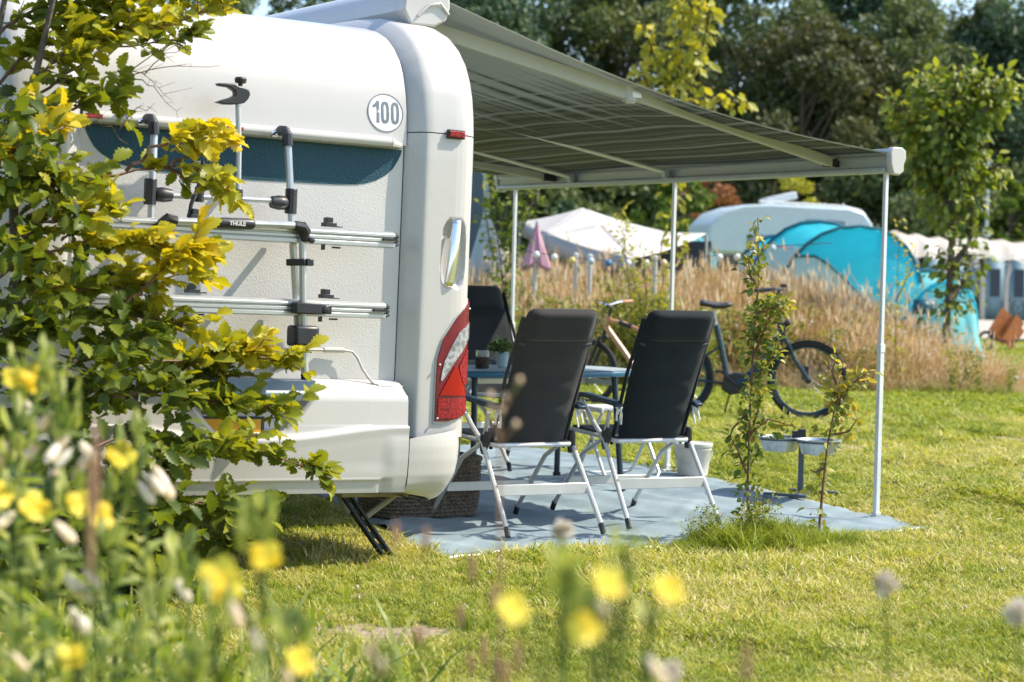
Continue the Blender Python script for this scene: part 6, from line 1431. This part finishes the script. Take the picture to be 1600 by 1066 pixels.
    # inner dark mass
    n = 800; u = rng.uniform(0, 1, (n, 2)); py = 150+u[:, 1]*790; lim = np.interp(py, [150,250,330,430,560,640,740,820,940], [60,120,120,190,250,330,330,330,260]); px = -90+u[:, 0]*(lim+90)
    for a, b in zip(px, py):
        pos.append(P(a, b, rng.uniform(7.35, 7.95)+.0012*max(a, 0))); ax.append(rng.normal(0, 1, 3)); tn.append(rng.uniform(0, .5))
    bt.build('branches', TWIG, T)
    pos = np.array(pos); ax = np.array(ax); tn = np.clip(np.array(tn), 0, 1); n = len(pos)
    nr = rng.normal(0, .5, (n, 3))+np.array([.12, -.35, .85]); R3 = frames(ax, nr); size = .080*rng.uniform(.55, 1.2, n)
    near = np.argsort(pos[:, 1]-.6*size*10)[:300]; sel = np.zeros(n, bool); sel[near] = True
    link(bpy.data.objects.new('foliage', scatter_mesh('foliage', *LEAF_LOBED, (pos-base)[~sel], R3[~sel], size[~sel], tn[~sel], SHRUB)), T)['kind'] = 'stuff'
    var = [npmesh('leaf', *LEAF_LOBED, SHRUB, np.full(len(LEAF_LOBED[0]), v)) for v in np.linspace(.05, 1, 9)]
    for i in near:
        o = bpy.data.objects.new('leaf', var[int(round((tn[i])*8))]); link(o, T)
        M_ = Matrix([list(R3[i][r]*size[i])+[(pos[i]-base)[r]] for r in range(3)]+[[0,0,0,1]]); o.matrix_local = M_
build_shrub()

# ------------------------------------------------------------------ meadow flowers in front
PRIM = leafmat('primrose_leaf', [(0,(.09,.15,.03)),(.5,(.26,.31,.08)),(1,(.50,.49,.18))], .35, .5, .2, (1.4,1.5,.5))
PETAL = leafmat('petal_yellow', [(0,(.88,.62,.02)),(1,(.95,.82,.10))], .5, .5, .3, (1.05,1.0,.6)); WILT = leafmat('petal_wilted', [(0,(.85,.58,.34)),(.5,(.90,.78,.58)),(1,(.95,.92,.82))], .35, .6, .4, (1.05,1,.9))
PETAL_T = leaf_template([.05,.35,.52,.50,.25], .12, -.25); LANC = leaf_template([.02,.11,.14,.11,.07,0], .3, .35)
def primrose(px, py, Y, label, heads, seed, nleaf=26, gname='evening primroses in the foreground', bushy=1.0, lean=None, top=None):
    """heads: list of (px, py, kind) with kind y open, w wilted, b bud spike"""
    K = Y/2.6; rs = np.random.default_rng(seed); tp = P(px, py, Y); b0 = np.array([tp[0]+(lean if lean is not None else rs.normal(0, .05)), Y+rs.normal(0, .05), 0.])
    T = empty('evening_primrose', b0, 0, label, 'wildflower', gname); tp = tp-b0
    st = [tp*t+np.array([.02*math.sin(3*t), 0, 0]) for t in np.linspace(0, 1, 8)]; m = MB(); m.tube(st, [.006-.003*t for t in np.linspace(0, 1, 8)], 6)
    for hx, hy, k in heads:
        q = P(hx, hy, Y)-b0
        zz_ = max(.1, q[2]-.10); c = tp*(zz_/tp[2]) if zz_ < tp[2] else tp*.97
        m.tube([c, (c+q)/2+np.array([0,0,.01]), q], [.003,.0025,.002], 5)
    m.build('stem', PRIM, T)
    t = rs.uniform(.35, 1, nleaf); pos = np.array([tp*a for a in t]); a = rs.uniform(0, 6.28, nleaf)
    ax = np.stack([np.cos(a), np.sin(a), rs.uniform(.2, 1.1, nleaf)], 1)
    me = scatter_mesh('leaves', *LANC, pos, frames(ax, np.array([[0,0,1.]])+rs.normal(size=(nleaf,3))*.2), rs.uniform(.04, .085, nleaf)*(1.25-.6*t)*bushy*K, rs.uniform(0, 1, nleaf), PRIM); link(bpy.data.objects.new('leaves', me), T)
    for hx, hy, k in heads:
        q = P(hx, hy, Y)-b0
        if k == 'y':
            n = 4; a = np.arange(n)*math.pi/2+rs.uniform(0, 1); q = q-np.array([0,.035,0]); fc = np.array([.3+rs.normal(0,.2), -.7, .55]); fc /= np.linalg.norm(fc)
            e1 = np.cross(fc, (0,0,1)); e1 /= np.linalg.norm(e1); e2 = np.cross(e1, fc)
            ax = np.cos(a)[:, None]*e1+np.sin(a)[:, None]*e2+fc*.55; mt_, tpl, s_ = PETAL, PETAL_T, rs.uniform(.020, .027)*min(K, 1.12)
            link(bpy.data.objects.new('flower', scatter_mesh('flower', *tpl, np.repeat(q[None], n, 0), frames(ax, np.repeat(-fc[None], n, 0)), np.full(n, s_), rs.uniform(0, 1, n), mt_)), T)
        elif k == 'w':
            for j in range(1):
                d = np.array([rs.uniform(.2,.8)*rs.choice([-1,1]), rs.normal(0,.3), -.75]); d /= np.linalg.norm(d); L = rs.uniform(.030,.042)*K
                m = MB(); m.tube([q, q+d*L*.3, q+d*L*.8, q+d*L], [.002*K,.0062*K,.0072*K,.002*K], 8); me = m.mesh('wilted_flower', WILT)
                at_ = me.attributes.new('tint', 'FLOAT', 'POINT'); at_.data.foreach_set('value', rs.uniform(.2, 1, len(me.vertices)).astype(np.float32)); link(bpy.data.objects.new('wilted_flower', me), T)
        else:
            n = 16; u = rs.uniform(0, 1, n); a = rs.uniform(0, 6.28, n); ax = np.stack([.35*np.cos(a), .35*np.sin(a), np.ones(n)], 1); pos = q+K*np.stack([.012*np.cos(a), .012*np.sin(a), -.055+.06*u], 1)
            link(bpy.data.objects.new('bud_spike', scatter_mesh('bud_spike', *leaf_template([.05,.15,.2,.12,0], .5, 0), pos, frames(ax, np.stack([np.cos(a), np.sin(a), 0*a], 1)), rs.uniform(.022, .038, n)*K, rs.uniform(.3, 1, n), PRIM)), T)
    return T
FL = [
 (55,560,4.1,'primrose with a dense bud spike topped by yellow at the upper left edge',[(45,575,'b'),(30,590,'y'),(58,585,'y'),(35,622,'w'),(62,600,'y')],30),
 (85,570,3.9,'tall primrose with drooping wilted blooms, second from the left edge',[(82,560,'b'),(100,620,'b'),(65,690,'w'),(95,690,'w'),(115,700,'w'),(100,715,'w'),(80,645,'w'),(125,690,'w'),(108,680,'w'),(135,712,'w')],34),
 (130,790,3.7,'primrose with two yellow blooms low beside the brown stalk',[(120,750,'b'),(135,785,'y'),(160,803,'y')],26),
 (215,690,4.0,'primrose with green bud tips and a cluster of pinkish wilted blooms',[(208,680,'b'),(195,710,'y'),(232,740,'w'),(250,745,'w'),(220,735,'w'),(240,728,'w'),(212,748,'w')],30),
 (15,760,3.7,'pale yellow primrose at the extreme left edge of the frame',[(8,770,'y'),(22,800,'w'),(12,745,'b'),(60,790,'y')],28),
 (80,870,3.5,'leafy primrose with a single orange bloom near the lower left',[(85,815,'w'),(70,860,'b')],34),
 (165,880,3.6,'leafy primrose with pinkish hanging blooms low at the left',[(100,895,'w'),(115,905,'w'),(130,890,'w'),(170,850,'b')],36),
 (60,960,3.3,'leafy flowerless stem filling the lower left corner',[(20,985,'b')],40),
 (240,960,3.3,'leafy flowerless stem low behind the left blooms',[(245,900,'b')],34),
 (400,800,2.8,'primrose with big round yellow bloom and broad green tip under the caravan bumper',[(405,790,'b'),(398,815,'b'),(420,865,'y'),(350,893,'y'),(352,912,'y')],22),
 (330,940,2.7,'dark leafy stem carrying two drooping pale blooms',[(362,940,'w'),(395,983,'w'),(345,930,'b')],22),
 (465,980,2.7,'small primrose with one yellow bloom low at centre left',[(458,985,'b'),(472,1026,'y'),(440,1040,'w')],14),
 (885,890,2.25,'primrose between the yellow blooms, mostly green tip',[(885,880,'b'),(880,905,'b')],12),
 (840,960,2.2,'primrose with the large pale yellow bloom left of centre bottom',[(800,945,'y')],10),
 (975,860,2.2,'primrose with green tip and yellow bloom in front of the mat edge',[(978,855,'b'),(948,905,'y'),(930,940,'w')],14),
 (930,990,2.2,'primrose with round orange-yellow bloom at bottom centre',[(910,975,'y'),(905,940,'b')],14),
 (1010,930,2.25,'primrose with a lone yellow bloom standing furthest right',[(1040,915,'y'),(1005,1020,'w'),(1015,1035,'w')],12),
 (600,1000,2.3,'thin stem with one pale pink wilted bloom before the bare soil',[(588,1000,'w'),(578,1020,'w')],6),
 (30,660,4.0,'leafy stem in bud behind the left flowers, upper',[(30,655,'b'),(12,690,'w')],30),
 (175,770,4.0,'leafy stem in bud between the two dry stalks',[(178,765,'b')],34),
 (290,860,3.6,'leafy stem in bud right of the dry stalks',[(290,855,'b'),(270,900,'w')],34),
 (120,960,3.3,'leafy stem with small white blooms in the bottom left',[(110,950,'w'),(125,962,'w'),(118,1020,'y')],44),
 (200,1000,3.2,'low leafy stem at the bottom, below the dry stalks',[(205,990,'b')],44),
 (300,1010,3.0,'low leafy stem at the bottom right of the flower group',[(300,1005,'b')],30),
 (20,1030,3.0,'low leafy stem in the very bottom left corner',[(15,1020,'w')],40),
]
for i, (px, py, Y, lb, hd, nl) in enumerate(FL): primrose(px, py, Y, lb, hd, 100+i, nl)
SPK = mat('seed_brown', (.30,.16,.09), .8, vary=.4, vscale=200)
sks = [(617,812,845,2.7),(665,822,850,2.7),(737,862,900,2.8),(770,910,942,2.8),(718,942,972,3.0),(652,975,1000,3.0),(735,1020,1045,2.8),(755,990,1030,3.2),(808,1000,1040,2.7),(790,1030,1060,2.8),(1165,1000,1060,2.2),(150,655,800,2.7),(140,700,900,2.6),(775,1025,1048,3.0)]
lbs = ['brown seed spike in front of the steady leg','brown seed spike just right of the steady leg, tip pale','brown seed spike below the mat corner','brown seed spike left of the pale yellow bloom','brown spike in the middle of the lawn, low','small brown spike above the bare soil','short brown spike near the bottom, left of centre','slim brown spike beside the pale bloom','grey-brown spike under the large pale bloom','stubby brown spike at the bottom edge','long leaning dry spike low at the right','tall pinkish dry stalk crossing the shrub','second dry stalk at the left, thinner','tiny brown spike at the bottom edge']
for (px, y0, y1, Y), lb in zip(sks, lbs):
    a, b = P(px, y0, Y), P(px+1, y1+10, Y); T = empty('seed_stalk', (b[0], Y, 0), 0, lb, 'seed stalk', 'brown seed stalks in the foreground')
    m = MB(); m.tube([(.02,0,0),(.005,0,b[2]*.6),(0,0,b[2])], .0016, 5); m.build('stem', PRIM, T)
    d = a-b; m = MB(); m.tube([(0,0,b[2]), np.array([0,0,b[2]])+d*.2, np.array([0,0,b[2]])+d*.7, np.array([0,0,b[2]])+d], [.002,.0048,.0045,.0018], 8); m.build('seed_head', SPK, T)
PW = [(1385,913,2.9,'white fluffy head floating over the right lawn'),(1590,957,2.9,'white fluffy head at the right edge'),(1050,1050,2.9,'white head at the bottom edge right of the yellow blooms'),(880,828,3.6,'small cream head in front of the mat')]
PALE = leafmat('head_white', [(0,(.50,.42,.32)),(1,(.85,.80,.72))], .35, .6, .3, (1,1,.95))
for px, py, Y, lb in PW:
    q = P(px, py, Y); T = empty('white_wildflower', (q[0]+.01, Y, 0), 0, lb, 'wildflower'); m = MB(); m.tube([(0,0,0),(.01,0,q[2]*.5),(-.01,0,q[2]-.01)], .0018, 5); m.build('stem', PRIM, T)
    n = 60; d = rvec(n); me = scatter_mesh('flower_head', *PETAL_T, np.array([-.01,0,q[2]])+d*.004, frames(d, rvec(n)), rng.uniform(.009,.017, n), rng.uniform(0, 1, n), PALE); link(bpy.data.objects.new('flower_head', me), T)
# thin branching stalk in front of the left chair
T = empty('branched_stalk', (P(788,700,2.9)[0], 2.9, 0), 0, 'thin stalk with round pinkish buds in front of the left chair', 'wildflower'); bb = np.array([P(788,700,2.9)[0], 2.9, 0]); m = MB()
S0 = [P(*p, 2.9)-bb for p in ((783,960),(780,760),(782,690),(778,660),(782,630))]
m.tube([np.array([0,0,0])]+S0, .0022, 5); m.tube([S0[2], P(765,655,2.9)-bb, P(766,630,2.9)-bb], .0015, 4); m.tube([S0[2], P(800,672,2.9)-bb, P(806,664,2.9)-bb], .0015, 4); m.tube([S0[3], P(800,615,2.9)-bb, P(812,596,2.9)-bb], .0015, 4); m.build('stem', SPK, T)
for x, y in ((766,618),(806,663),(812,594),(805,607),(790,620),(784,640),(768,640)):
    q = P(x, y, 2.9)-bb; m = MB(); m.lathe([(.0005,-.005),(.004,-.002),(.0042,.002),(.0005,.006)], q, 8); m.build('bud', MATS['lantern_peach'] if x != 805 else PRIM, T)
# undergrowth at the foot of the shrub and flowers
src6 = [clump(22, .12, .26, .012, PRIM, .9, (0,.9), seed=90+i) for i in range(2)]+[clump(24, .12, .28, .005, GRASS, .9, (0,.9), head=.3, seed=95)]
n = 260; y = rng.uniform(3.6, 6.4, n); x = -y*.25-.1+rng.beta(1, 2.2, n)*y*.26; s_ = rng.uniform(.7, 1.7, n)
gn_scatter('tall_weeds', np.stack([x, y, gz(y)], 1), np.stack([rng.normal(0,.12,n), rng.normal(0,.12,n), rng.uniform(0, 6.28, n)], 1), np.stack([s_, s_, s_], 1), rng.integers(0, 3, n), src6)
bpy.context.view_layer.update()
